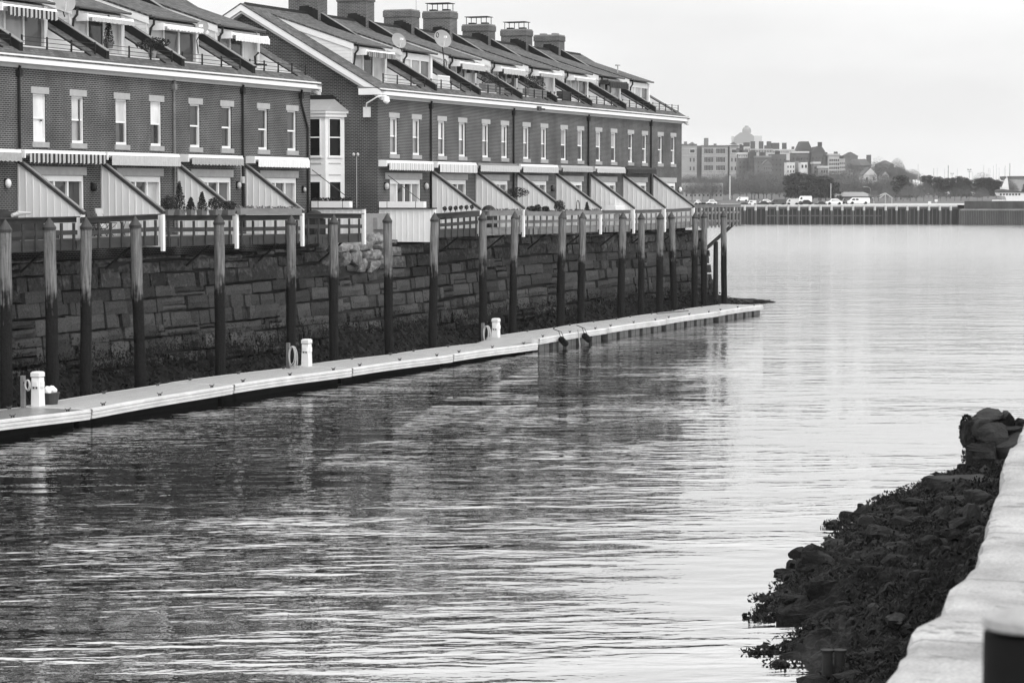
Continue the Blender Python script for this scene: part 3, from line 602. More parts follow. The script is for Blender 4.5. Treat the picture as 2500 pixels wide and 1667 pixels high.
# bay on the gable of the right row
def bay(t):
    X = 98.7; xf = 97.75; y0, y1, y2, y3 = 47.23, 47.7, 49.6, 50.1
    poly = [(X, y0), (xf, y1), (xf, y2), (X, y3)]
    def seg(b, p, q, u0, u1, z0, z1, o, th=.05):   # panel on segment p-q between params, pushed out by o
        dx, dy = q[0]-p[0], q[1]-p[1]; L = math.hypot(dx, dy); nx, ny = -dy/L, dx/L
        if nx > 0: nx, ny = -nx, -ny
        a = (p[0]+dx*u0, p[1]+dy*u0); c = (p[0]+dx*u1, p[1]+dy*u1)
        P4 = [(a[0]+nx*o, a[1]+ny*o), (c[0]+nx*o, c[1]+ny*o), (c[0]+nx*(o-th), c[1]+ny*(o-th)), (a[0]+nx*(o-th), a[1]+ny*(o-th))]
        b.prism(P4, 'z', z0, z1)
    b = MB(); b.prism(poly, 'z', 5.2, 10.45); body = b.build('bay_window', WHITE, t)
    b = MB()
    def off(o): return [(X, y0-o*1.2), (xf-o, y1-o*.6), (xf-o, y2+o*.6), (X, y3+o*1.2)]
    b.prism(off(.1), 'z', 10.42, 10.58); b.prism(off(.17), 'z', 10.58, 10.68); b.build('bay_cornice', WHITE, body)
    b = MB(); o = off(.2); n = [(X, 47.7, 11.22), (X, 49.6, 11.22)]
    b.face([(o[0][0], o[0][1], 10.68), (o[1][0], o[1][1], 10.68), n[0]]); b.face([(o[1][0], o[1][1], 10.68), (o[2][0], o[2][1], 10.68), n[1], n[0]]); b.face([(o[2][0], o[2][1], 10.68), (o[3][0], o[3][1], 10.68), n[1]])
    b.build('bay_roof', plain('bay_roof_metal', .3, .45, .12, 2), body)
    b = MB()
    for k in range(5): b.box(X-.012, X, 47.62-.13*k, 47.75-.13*k, 11.05-.13*k, 11.32-.13*k)
    b.box(X-.012, X, 47.75, 49.7, 11.15, 11.4); b.build('bay_flashing', FLASH, body)
    segs = [(poly[0], poly[1], .24, .8), (poly[1], poly[2], .14, .46), (poly[1], poly[2], .56, .88)]
    for (p, q, u0, u1) in segs:
        for z0, z1, two in ((8.72, 10.32, True), (5.7, 7.55, False)):
            b = MB(); e = .05/math.hypot(q[0]-p[0], q[1]-p[1])
            seg(b, p, q, u0-e, u0, z0-.05, z1+.05, .04); seg(b, p, q, u1, u1+e, z0-.05, z1+.05, .04); seg(b, p, q, u0, u1, z1, z1+.05, .04); seg(b, p, q, u0-e*2, u1+e*2, z0-.1, z0-.05, .06); seg(b, p, q, u0, u1, z0-.05, z0, .04)
            if two: seg(b, p, q, u0, u1, (z0+z1)/2-.025, (z0+z1)/2+.025, .035)
            w = b.build('bay_sash', WHITE, body)
            b = MB(); seg(b, p, q, u0, u1, z0, z1, .012, .01); b.build('bay_pane', G_BLACK, body)
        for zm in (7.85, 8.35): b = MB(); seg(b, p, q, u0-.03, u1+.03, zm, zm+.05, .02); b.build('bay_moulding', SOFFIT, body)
bay(HS[5])

# chimneys on the ridge of the right row
tops = [17.35, 16.85, 16.45, 16.72, 16.36, 16.44, 16.43]
bx = [105.3, 110.6, 116.1, 121.1, 126.5, 132.2, 137.5]
for i, (x, zt) in enumerate(zip(bx, tops)):
    h = HS[5+i]; x0, x1 = x-.5, x+.5; y0, y1 = 51.5, 53.05
    b = MB(); b.box(x0, x1, y0, y1, 14.6, zt-.38); b.box(x0-.04, x1+.04, y0-.04, y1+.04, zt-.38, zt-.08); c = b.build('chimney', CHBRICK, h)
    b = MB(); b.box(x0-.01, x1+.01, y0-.01, y1+.01, zt-.08, zt); b.build('chimney_cap', CONC, c)
    b = MB()                         # stepped lead flashing on the near face
    for k in range(6): ya = y0+.12+k*.17; b.box(x0-.012, x0, ya-.17 if k else y0, ya, rz(y0)-.3, rz(min(ya, 52.15))+.42-.02*k)
    b.box(x0-.012, x0, y0+.97, 52.5, rz(y0), rz(52.15)+.18); b.build('step_flashing', FLASH, c)
    if i != 2:
        b = MB()
        for yy in (y0+.4, y1-.4): b.box(x0+.3, x1-.3, yy-.17, yy+.17, zt, zt+.1)
        b.build('flue', CONC if i in (1, 6) else DARK, c)
    if i in (3, 4, 5):
        b = MB()
        for yy in (y0+.18, (y0+y1)/2, y1-.18):
            for xx in (x0+.15, x1-.15): b.box(xx-.015, xx+.015, yy-.015, yy+.015, zt, zt+.4)
        b.box(x0+.05, x1-.05, y0+.1, y1-.1, zt+.4, zt+.43); b.build('rain_cap', DARK, c)

# ---------------------------------------------------------------- decks with rails
DK = [  # xL,yTL,yBL, xR,yTR,yBR, (house span x0,x1), label, colour, planter on rail
 (-60, 536, 622, 184, 530.6, 610, 'dark wooden deck at left edge with barbecue and folded parasols', DECKW),
 (198, 532.5, 609.5, 383, 524.5, 600, 'dark wooden deck with sling chairs behind its rails, second from left', DECKW),
 (398, 527, 600, 565, 526.7, 596.5, 'dark wooden deck under the row of potted conifers', DECKW),
 (577, 527.5, 595.6, 729, 526.5, 593, 'dark wooden deck with long weathered trough on its rail', DECKW),
 (740, 522.5, 594, 880, 523.3, 591, 'dark wooden deck at the end of the left row, below white screen', DECKW),
 (1064, 523, 584, 1163, 516, 576, 'tilted dark deck carrying six small topiary balls', DECKW),
 (1177, 516, 575.5, 1270, 514.5, 571.5, 'weathered deck with covered barbecue and mossy trough', GREYW),
 (1280, 517, 571, 1367, 516.2, 570, 'weathered curving deck with bushes along its rail', GREYW),
 (1373, 516, 569.5, 1458, 514, 566, 'weathered deck with small conifer and bent hoop', GREYW),
 (1468, 514.7, 565.5, 1538, 514, 565, 'weathered deck with white table behind its rail', GREYW),
 (1548, 514, 562.5, 1614, 512, 560, 'weathered deck with thin upper rail, second from far end of right row', GREYW),
 (1624, 512, 558, 1686, 508.5, 556, 'weathered deck at far end of the right row, white boarded behind', GREYW)]
DECKS = []
for i, (xl, tl, bl, xr, tr, br_, lab, mat) in enumerate(DK):
    R_ = onY(xr, tr, 43.17); zb_ = onY(xr, br_, 43.17)[2]; L_ = onZ(xl, bl, zb_)
    yl = min(max(L_[1], 42.85), 43.45); Lt = onY(xl, tl, yl)
    L3 = (Lt[0], yl, Lt[2]); R3 = (R_[0], 43.17, R_[2])
    t = thing('deck', lab, 'deck', ((L3[0]+R3[0])/2, 43.2, zb_), 'wooden decks cantilevered over the seawall')
    b = MB(); b.bar(L3, R3, .09, .17); b.bar((L3[0], L3[1]-.08, L3[2]+.03), (R3[0], R3[1]-.08, R3[2]+.03), .2, .035); b.build('top_rail', mat, t)
    b = MB(); b.bar((L3[0], L3[1]-.05, L3[2]-.42), (R3[0], R3[1]-.05, R3[2]-.42), .05, .15); b.build('middle_rail', mat, t)
    b = MB(); zf = zb_+.36; b.bar((L3[0], L3[1], zf), (R3[0], R3[1], zf), .08, .36); b.build('edge_beam', mat, t)
    n = max(5, int((R3[0]-L3[0])/.85)); b = MB()
    for k in range(n+1):
        u = (k+.3)/(n+.6); x = L3[0]+(R3[0]-L3[0])*u; y = L3[1]+(R3[1]-L3[1])*u; zt = L3[2]+(R3[2]-L3[2])*u
        b = MB(); b.box(x-.055, x+.055, y-.1, y-.045, zb_-.0, zt-.18); b.build('rail_post', mat, t)
    b = MB(); b.prism([(L3[0], L3[1]+.05), (R3[0], R3[1]+.05), (R3[0], 45.55), (L3[0], 45.55)], 'z', zf-.08, zf-.02); b.build('floor', GREYW, t)
    b = MB(); xx = L3[0]+.3
    while xx < R3[0]: b.box(xx-.04, xx+.04, 43.3, 45.5, zf-.36, zf-.08); xx += .6
    b.build('joists', DECKW, t)
    b = MB()
    for u in (.8,): b = MB(); x = L3[0]+(R3[0]-L3[0])*u; b.tube([(x, 43.5, zf-.3), (x, 44.6, zf-1.15)], .045, 5); b.build('brace', DARKVOID, t)  # brace coloured near black to match the shade under the deck
    DECKS.append((t, L3, R3, zf))
# far boardwalk beyond the last house
A_ = onY(1694, 507, 43.17); zbp = 5.15
t = thing('boardwalk', 'weathered timber boardwalk reaching past the far end of the right row', 'boardwalk', (150, 43.2, 5.0))
xe = onY(1806, 505.8, 43.17)[0]
b = MB(); b.box(A_[0], xe, 43.1, 43.2, 6.2, 6.34); b.box(A_[0], xe, 43.05, 43.3, 6.34, 6.38); b.build('top_rail', GREYW, t)
b = MB(); b.box(A_[0], xe, 43.1, 43.16, 5.83, 5.95); b.build('middle_rail', GREYW, t)
b = MB(); xx = A_[0]+.2
while xx < xe: b = MB(); b.box(xx-.06, xx+.06, 43.02, 43.1, 5.0, 6.2); b.build('rail_post', GREYW, t); xx += .75
b = MB(); b.box(A_[0], A_[0]+4.2, 43.2, 46.5, 5.1, 5.4); b.box(A_[0]+4.2, xe, 43.2, 46.5, 5.3, 5.4); b.build('floor', GREYW, t)
b = MB(); b.box(A_[0], xe, 46.4, 46.5, 5.2, 6.3); b.build('rear_rail', GREYW, t)
b = MB(); p = onY(1792, 546, 43.3); q = onY(1724, 607, 44.4); b.tube([p, q], .11, 6); b.build('brace', DECKW, t)
# broken stump beside the last pile
p = onY(1747, 714, 44.0); q = onY(1745, 590, 44.0)
b = MB(); b.cyl(p[0], 44.0, .1, q[2], .17, .14, 10); b.cyl(p[0]+.12, 44.0, q[2]-.4, q[2]-.1, .08, .03, 6); b.build('timber_stump', plain('black_timber', .018, .8, .4), label='broken black timber stump between wall end and last pile', cat='pile')

# ---------------------------------------------------------------- things on decks and terraces
def shrub(b, x, y, z, rx, rz_, n=260, sz=.06, cone=False):
    n = int(n*3.2)
    if cone:
        for k in range(7): u = k/7; b.leaves(x, y, z+rz_*2*u+.05, rx*(1-u)+.03, rx*(1-u)+.03, rz_*.35, n//6, sz, .1)
    else: b.leaves(x, y, z+rz_, rx, rx, rz_, n, sz, .15)
def pot_plant(px, py_base, Y, w, h, ph, cone, label, group, mat=SOIL, pot=None):
    p = onY(px, py_base, Y); t = thing('potted_shrub', label, 'plant', p, group)
    if ph > 0: b = MB(); b.add(*_pot(p, w, ph)); b.build('pot', pot or plain('clay_pot', .13, .8, .2), t)
    b = MB(); shrub(b, p[0], p[1], p[2]+ph*.9, w*.55, h/2, int(200+500*h*w), .055, cone); b.tube([(p[0], p[1], p[2]+ph*.5), (p[0], p[1], p[2]+ph+h*.6)], .015, 4); b.build('foliage', mat, t)
    return t
def _pot(p, w, ph):
    x, y, z = p; a, c = w*.42, w*.52
    return ([(x-a, y-a*.6, z), (x+a, y-a*.6, z), (x+a, y+a*.6, z), (x-a, y+a*.6, z), (x-c, y-c*.6, z+ph), (x+c, y-c*.6, z+ph), (x+c, y+c*.6, z+ph), (x-c, y+c*.6, z+ph)],
            [(3, 2, 1, 0), (4, 5, 6, 7), (0, 1, 5, 4), (1, 2, 6, 5), (2, 3, 7, 6), (3, 0, 4, 7)])
for k, (px, w, h, cone, wd) in enumerate([(410, .46, .5, False, 'rounded'), (438, .48, .95, True, 'tallest cone shaped'), (466, .34, .4, True, 'small cone shaped'), (493, .4, .6, True, 'slim'), (526, .5, .48, False, 'dark'), (556, .6, .36, False, 'wide low')]):
    pot_plant(px, 525.5, 43.1, w, h, .2, cone, wd+' shrub in a trough on the dark deck rail, '+ORD[k]+' from the left', 'potted conifers on the deck rail')
D6 = DECKS[5]
for k in range(6):
    px = 1086+k*13.2; p = onY(px, 519-k*.9, 43.0)
    t = thing('topiary_ball', ORD[k]+' small topiary ball from the left, in the tilted dark trough', 'plant', p, 'topiary balls in the dark trough')
    b = MB(); b.tube([p, (p[0], p[1], p[2]+.12)], .02, 4); b.build('stem', DARK, t); b = MB(); b.leaves(p[0], p[1], p[2]+.17, .11, .1, .1, 260, .05, .2); b.build('foliage', SOIL, t)
def trough(pxa, ya, pxb, yb, h, mat, label, Y=43.05, grass=True):
    p, q = onY(pxa, ya, Y), onY(pxb, yb, Y); t = thing('planter_trough', label, 'planter', ((p[0]+q[0])/2, Y, min(p[2], q[2])-h), 'wooden troughs on the deck rails')
    b = MB(); b.bar(p, q, .26, h); b.build('trough', mat, t)
    if grass:
        b = MB()
        for _ in range(int(40*(q[0]-p[0]))):
            u = random.random(); b.leaves(p[0]+(q[0]-p[0])*u, Y, p[2]+(q[2]-p[2])*u+.03, .05, .1, .05, 1, .1, 0)
        b.build('moss', plain('dry_moss', .12, .9, .4, 12), t)
trough(1072, 522, 1165, 514.5, .26, DECKW, 'dark trough holding six small topiary balls', grass=False)
trough(580, 508.5, 730, 509, .24, GREYW, 'long weathered trough with dry grass on fourth deck rail')
trough(1189, 515, 1270, 513.5, .24, GREYW, 'mossy trough on the rail beside the covered barbecue')
trough(1282, 516, 1366, 517, .22, GREYW, 'trough under four dark bushes on curving deck')
trough(1376, 515, 1464, 514, .22, GREYW, 'trough with dry moss under small conifer and hoop')
for k, (px, py, w, h, cone, lab) in enumerate([(1298, 517, .5, .28, False, 'low dark bush in the trough on the curving deck'), (1313, 518, .32, .38, False, 'taller pale bush in the trough on the curving deck'), (1332, 518, .36, .3, False, 'dark bush draping over the trough on curving deck'),
                                 (1366, 518, .55, .6, False, 'loose spiky bush behind pile in middle of the right row'), (1433, 516, .24, .42, True, 'single small conifer in the trough on the weathered deck'), (1262, 483, 1.1, .5, False, 'big spreading pine in front of the third right patio door')]):
    pot_plant(px, py, 43.05 if k != 5 else 43.6, w, h, 0, cone, lab, 'shrubs on right row decks', SHRUBD if k in (0, 2, 5) else SOIL)
p = onY(1411, 514, 43.1); b = MB(); b.tube([(p[0]-.2, 43.1, p[2]-.1), (p[0]-.2, 43.1, p[2]+.3)]+[(p[0]-.2*cos(a), 43.1, p[2]+.3+.2*sin(a)) for a in (.5, 1, 1.57, 2.1, 2.6)]+[(p[0]+.2, 43.1, p[2]+.3), (p[0]+.2, 43.1, p[2]-.1)], .022, 6); b.build('metal_hoop', DARK, label='black upside-down U shaped hoop standing in deck trough', cat='hoop')
def grill(px, py, Y, label, r=.42):
    p = onY(px, py, Y); t = thing('barbecue', label, 'barbecue', (p[0], p[1], p[2]-.95), 'barbecues on the decks')
    b = MB(); b.box(p[0]-.5, p[0]+.5, p[1]-.25, p[1]+.25, p[2]-.85, p[2]-.12); b.build('body', FABD, t)
    b = MB(); b.sphere(p[0], p[1], p[2]-.13, r*1.15, r*.8, .36, 14, 5, 0); b.build('lid', DARK, t, True)
grill(10, 530, 43.9, 'black domed barbecue on the deck at left edge'); grill(1193, 513, 43.8, 'black domed barbecue on weathered deck right of the topiary'); grill(768, 527, 43.8, 'covered barbecue on deck beneath white screen')
for k in range(3):
    p = onY(30+k*6, 526-k*3, 43.5); q = onY(64+k*5, 521-k*.5, 43.5); b = MB(); b.tube([p, q], .06, 8, .03); b.build('folded_parasol', FABM, label=['lowest', 'middle', 'topmost'][k]+' of three folded pale parasols on the left deck', cat='parasol', group='folded parasols')
p = onY(95, 575, 44.3); t = thing('dark_sofa_filler', 'black sofa-shaped filler added to darken the space behind the left deck rails', 'sofa', (p[0], 44.3, 5.42)); b = MB(); b.box(p[0]-1.6, p[0]+1.5, 44.0, 44.7, 5.45, 5.85); b.build('seat', FABD, t)  # dark boxes added so the deck interior reads black
b = MB(); b.box(p[0]-1.6, p[0]+1.5, 44.6, 44.85, 5.85, 6.25); b.build('backrest', FABD, t)
def chair(px, py, Y, rot, label, mat):
    p = onY(px, py, Y); t = thing('sling_chair', label, 'chair', (p[0], p[1], 5.42), 'sling chairs on the second deck', rot, True)
    b = MB(); b.box(-.25, .25, -.25, .22, .42, .45); b.build('seat', mat, t); b = MB(); b.prism([(.2, .45), (.36, 1.12), (.33, 1.13), (.17, .46)], 'x', -.25, .25); b.build('backrest', mat, t)
    for sx in (-.25, .25):
        b = MB(); b.tube([(sx, -.25, 0), (sx, .1, .43), (sx, .3, .95)], .014, 5); b.tube([(sx, .3, 0), (sx, -.05, .43), (sx, -.25, .62), (sx, .25, .66)], .014, 5); b.build('leg_frame', DARK, t)
chair(212, 540, 44.2, .5, 'black sling chair behind the left wing post', FABD); chair(236, 540, 44.3, .3, 'second black sling chair, beside pale chair on deck', FABD); chair(262, 540, 44.4, .1, 'pale sling chair against the white wing on the second deck', FABM); chair(337, 540, 44.3, -.2, 'pale sling chair by the sloping end of the white wing', FABM)
p = onY(300, 545, 44.4)
t = thing('side_table', 'small round folding table between the pale sling chairs', 'table', (p[0], p[1], 5.42)); b = MB(); b.cyl(p[0], p[1], 6.1, 6.13, .35, .35, 16); b.build('table_top', DARK, t)
b = MB(); b.tube([(p[0]-.25, p[1], 5.42), (p[0]+.2, p[1], 6.1)], .015, 4); b.tube([(p[0]+.25, p[1], 5.42), (p[0]-.2, p[1], 6.1)], .015, 4); b.build('legs', DARK, t)
p = onY(1502, 512, 43.9); t = thing('white_table', 'white garden table on weathered deck, far part of right row', 'table', (p[0], p[1], 5.3)); b = MB(); b.box(p[0]-.8, p[0]+.8, p[1]-.3, p[1]+.3, p[2]-.02, p[2]+.22); b.build('table_top', WHITE, t)
b = MB(); b.box(p[0]-.7, p[0]-.6, p[1]-.2, p[1]+.2, 5.3, p[2]-.02); b.box(p[0]+.6, p[0]+.7, p[1]-.2, p[1]+.2, 5.3, p[2]-.02); b.build('legs', WHITE, t)
# planting at the far boardwalk end
for k, (px, w, h) in enumerate([(1704, .6, .3), (1718, .5, .36), (1733, .5, .34), (1750, .6, .3), (1768, .7, .22)]):
    pot_plant(px, 509, 44.5, w, h, 0, False, ['low ragged bush nearest last white wing', 'taller dark bush left of round one', 'round dark bush over the boardwalk rail', 'sparse bush right of the round one', 'low weeds near boardwalk end'][k], 'bushes on the far boardwalk', SHRUBD if k == 2 else SOIL)
# roof terrace furniture
def rbox(px, py, w, h, label, mat=GREYW, plants=.0, Y=46.1):
    p = onY(px, py, Y); t = thing('planter_box', label, 'planter', p, 'planter boxes on the roof terraces'); b = MB(); b.box(p[0]-w/2, p[0]+w/2, Y-.18, Y+.18, p[2], p[2]+h); b.build('box', mat, t)
    if plants: b = MB(); b.leaves(p[0], Y, p[2]+h+plants*.4, w*.55, .25, plants*.6, int(420*w), .07, .1); b.build('plants', SOIL, t)
rbox(1189, 225, 1.2, .4, 'left planter box with bush, fourth right roof terrace', plants=.5); rbox(1214, 230, 1.0, .32, 'right planter box with bush, fourth right roof terrace', plants=.7)
rbox(1295, 237, 1.3, .42, 'left of two bushy boxes on the fifth right roof terrace', plants=.8); rbox(1316, 240, 1.3, .42, 'right of two bushy boxes on the fifth right roof terrace', plants=.7); rbox(1377, 247, 1.3, .5, 'dark slatted box on the sixth right roof terrace', DECKW)
p = onY(1082, 214, 46.2); t = thing('white_bench', 'white slatted bench on the roof terrace of the third right house', 'bench', p); b = MB(); b.box(p[0]-.7, p[0]+.7, 46.15, 46.2, p[2]+.5, p[2]+.56)
for k in range(10): b.box(p[0]-.68+k*.145, p[0]-.64+k*.145, 46.15, 46.19, p[2], p[2]+.5)
b.build('backrest', WHITE, t); b = MB(); b.box(p[0]-.7, p[0]+.7, 46.2, 46.55, p[2]+.15, p[2]+.2); b.build('seat', WHITE, t)
p = onY(372, 142, 46.0); t = thing('potted_pine', 'small spreading pine in pot on the roof terrace, left row', 'plant', p); b = MB(); b.cyl(p[0], p[1], p[2], p[2]+.25, .12, .17, 10); b.build('pot', CONC, t)
b = MB(); b.tube([(p[0], p[1], p[2]+.2), (p[0]+.1, p[1], p[2]+.55)], .03, 5); b.leaves(p[0]+.35, p[1], p[2]+.6, .75, .4, .17, 420, .09, .05); b.leaves(p[0]-.55, p[1], p[2]+.42, .45, .3, .14, 200, .09, .05); b.build('foliage', SHRUBD, t)
p = onY(265, 118, 46.9); pot_plant(265, 118, 47.1, .35, .95, .2, True, 'slim potted conifer by the terrace door, third house from the left', 'terrace plants', SHRUBD)
p = onY(638, 166, 46.2); t = thing('folded_chair', 'dark round-headed folded chair on last terrace of left row', 'chair', p); b = MB(); b.tube([(p[0]-.3, 46.3, p[2]), (p[0]-.25, 46.35, p[2]+.45), (p[0]-.05, 46.3, p[2]+.6)], .05, 6); b.box(p[0]-.3, p[0]+.3, 46.1, 46.5, p[2]+.1, p[2]+.16); b.build('frame', DARK, t)
# satellite dishes
def dish(px, py, Y, r, face, foot, label, coil=False):
    p = onY(px, py, Y); t = thing('satellite_dish', label, 'dish', p, 'satellite dishes on the roofs')
    b = MB(); n, m = 20, 5; ux, uy = cos(face), sin(face); el = .45; fx, fy, fz_ = ux*cos(el), uy*cos(el), sin(el); sx, sy = -uy, ux; tx, ty, tz = -ux*sin(el), -uy*sin(el), cos(el); v = []
    for j in range(m+1):
        for i in range(n):
            q = r*j/m; a = 2*pi*i/n; d = .28*(q/r)**2*r; c, s_ = q*cos(a), q*1.1*sin(a); v.append((p[0]+fx*d+sx*c+tx*s_, p[1]+fy*d+sy*c+ty*s_, p[2]+fz_*d+tz*s_))
    b.add(v, [(j*n+i, j*n+(i+1) % n, (j+1)*n+(i+1) % n, (j+1)*n+i) for j in range(m) for i in range(n)]); b.build('reflector', plain('dish_paint', .27, .5, .06), t, True)
    q = onY(foot[0], foot[1], Y); b = MB(); b.tube([(p[0]-fx*.05, p[1]-fy*.05, p[2]), (q[0], p[1]-fy*.05+.05, (p[2]+q[2])/2), q], .025, 6); b.build('mast', DARK, t)
    h = (p[0]+fx*r*1.1, p[1]+fy*r*1.1, p[2]+fz_*r*.6); b = MB(); b.tube([(p[0]-tx*r, p[1]-ty*r, p[2]-tz*r), h], .018, 5); b.box(h[0]-.06, h[0]+.06, h[1]-.06, h[1]+.06, h[2]-.05, h[2]+.05); b.build('feed_arm', WHITE, t)
    if coil: b = MB(); b.tube([(q[0]-.1+.2*cos(a/8*2*pi), q[1]-.05, q[2]+.15+.24*sin(a/8*2*pi)) for a in range(9)], .02, 5); b.tube([(p[0]-.55+.14*cos(a/8*2*pi), p[1], p[2]+.12*sin(a/8*2*pi)+.2) for a in range(9)], .02, 5); b.build('cable_coil', DARK, t)
dish(154, 6, 47.2, .42, pi+.9, (158, 42), 'pale satellite dish cut by the top edge, left row'); dish(494, 69, 47.0, .26, pi+.3, (484, 132), 'small dish on a thin pole above left row terrace')
dish(972, 102, 47.3, .36, pi+.9, (982, 128), 'grey satellite dish on first right roof'); dish(1079, 98, 47.2, .44, pi+.8, (1086, 165), 'largest satellite dish with cable coils on the second right roof', True)
b = MB(); p = onY(1508, 184, 48.6); b.tube([p, (p[0], p[1], p[2]+.55)], .035, 6); b.cyl(p[0], p[1], p[2]+.55, p[2]+.62, .16, .16, 10); b.build('roof_vent', SOFFIT, label='thin white vent pipe with flat cap on last roof', cat='vent')
b = MB(); p = onY(1016, 60, 53); b.tube([p, (p[0], p[1], p[2]+1.6)], .02, 4); b.build('aerial', SOFFIT, label='thin aerial rod beside third chimney', cat='aerial')
# small wall fittings: lamps, junction box
def wall_lamp(px, py, label, mat, Y=YF-.12, r=.11):
    p = onY(px, py, Y); t = thing('wall_lamp', label, 'lamp', p, 'lamps on the brick walls'); b = MB(); b.sphere(p[0], p[1], p[2], r, r, r*1.4, 10, 8); b.build('globe', mat, t, True)
    b = MB(); b.box(p[0]-.05, p[0]+.05, p[1]+.02, YF-.002, p[2]-.12, p[2]+.16); b.build('back_plate', DARK, t)
wall_lamp(944.5, 455, 'round pale wall lamp left of the first right patio door', FABM); wall_lamp(1041.5, 455, 'round pale wall lamp right of the first right patio door', FABM)
wall_lamp(1660.5, 463, 'white wall lamp near the far corner of right row', WHITE); wall_lamp(20, 448, 'oval wall lamp at the left edge above the barbecue', WHITE); wall_lamp(584, 453, 'square lantern under meter box, left row', FABM, r=.09)
wall_lamp(744, 463, 'small bracket lamp by the last left row door', FABM, r=.07); wall_lamp(1351, 461, 'dark lantern in the middle of the right row', GUTTER); wall_lamp(230, 457, 'dark square lamp between first two left doors', DARK)
b = MB(); p = onY(594, 440, YF-.1); b.box(p[0]-.1, p[0]+.12, YF-.12, YF-.01, p[2]-.12, p[2]+.14); b.tube([(p[0]-.1, YF-.06, p[2]), (p[0]-.1, YF-.05, 8.3)], .015, 4); b.build('meter_box', FABM, label='pale meter box beside the downspout of left row', cat='box')
# security camera on the gable
t = thing('security_camera', 'white security camera on bent arm at the brick gable corner', 'camera', (98.6, 46.07, 10.5))
b = MB(); b.box(98.5, 98.68, 45.93, 46.22, 10.4, 10.85); b.build('junction_box', WHITE, t)
b = MB(); b.tube([(98.5, 46.07, 10.8), (98.3, 45.95, 11.0), (98.15, 45.35, 11.28), (98.2, 44.95, 11.3)], .035, 8); b.build('arm', WHITE, t)
b = MB(); b.cyl(98.2, 44.95, 11.05, 11.28, .15, .12, 14); b.sphere(98.2, 44.95, 11.05, .11, .11, -.09, 12, 4, 0); b.build('housing', WHITE, t)
t = thing('flood_light', 'twin floodlight on thin white pole before brick gable', 'light', (98.2, 46.4, 6.2))
b = MB(); b.tube([(98.2, 46.4, 6.2), (98.2, 46.4, 8.7)], .015, 6); b.build('pole', FABM, t)
for s_ in (-1, 1): b = MB(); b.sphere(98.15, 46.42+s_*.1, 8.76, .07, .07, .08, 10, 6); b.build('lamp_head', FABM, t, True)
b = MB(); p = onY(1317, 266, 45.2); b.box(p[0]-.18, p[0]+.18, 45.15, 45.28, p[2]-.1, p[2]+.12); b.tube([(p[0], 45.2, p[2]), (p[0]+.25, 45.0, p[2]-.02)], .05, 6); b.build('eave_camera', GUTTER, label='small dark twin lamp under the middle of right eave', cat='light')
b = MB(); b.tube([onY(762, 415, 45.5), onY(868, 497, 44.2)], .018, 4); b.build('stay_cable', GUTTER, label='thin dark stay cable sloping beside the bay', cat='cable')
b = MB(); b.tube([onY(948, 429, 45.4), onY(1025, 488, 44.6)], .018, 4); b.build('stay_cable', GUTTER, label='thin dark stay cable across first right patio door', cat='cable')
# lanterns hanging at the dormers
for k, (px, py) in enumerate([(1146, 174), (1165, 174), (1246, 187), (1262, 187)]):
    p = onY(px, py, 47.2); b = MB(); b.box(p[0]-.12, p[0]+.12, p[1]-.1, p[1]+.1, p[2]-.1, p[2]+.1); b.tube([(p[0], p[1], p[2]+.1), (p[0], p[1], p[2]+.25)], .012, 4); b.build('hanging_lantern', GUTTER, label=['left', 'right'][k % 2]+' hanging lantern on post of '+['third', 'fourth'][k//2]+' right dormer', cat='lantern', group='lanterns at the dormers')

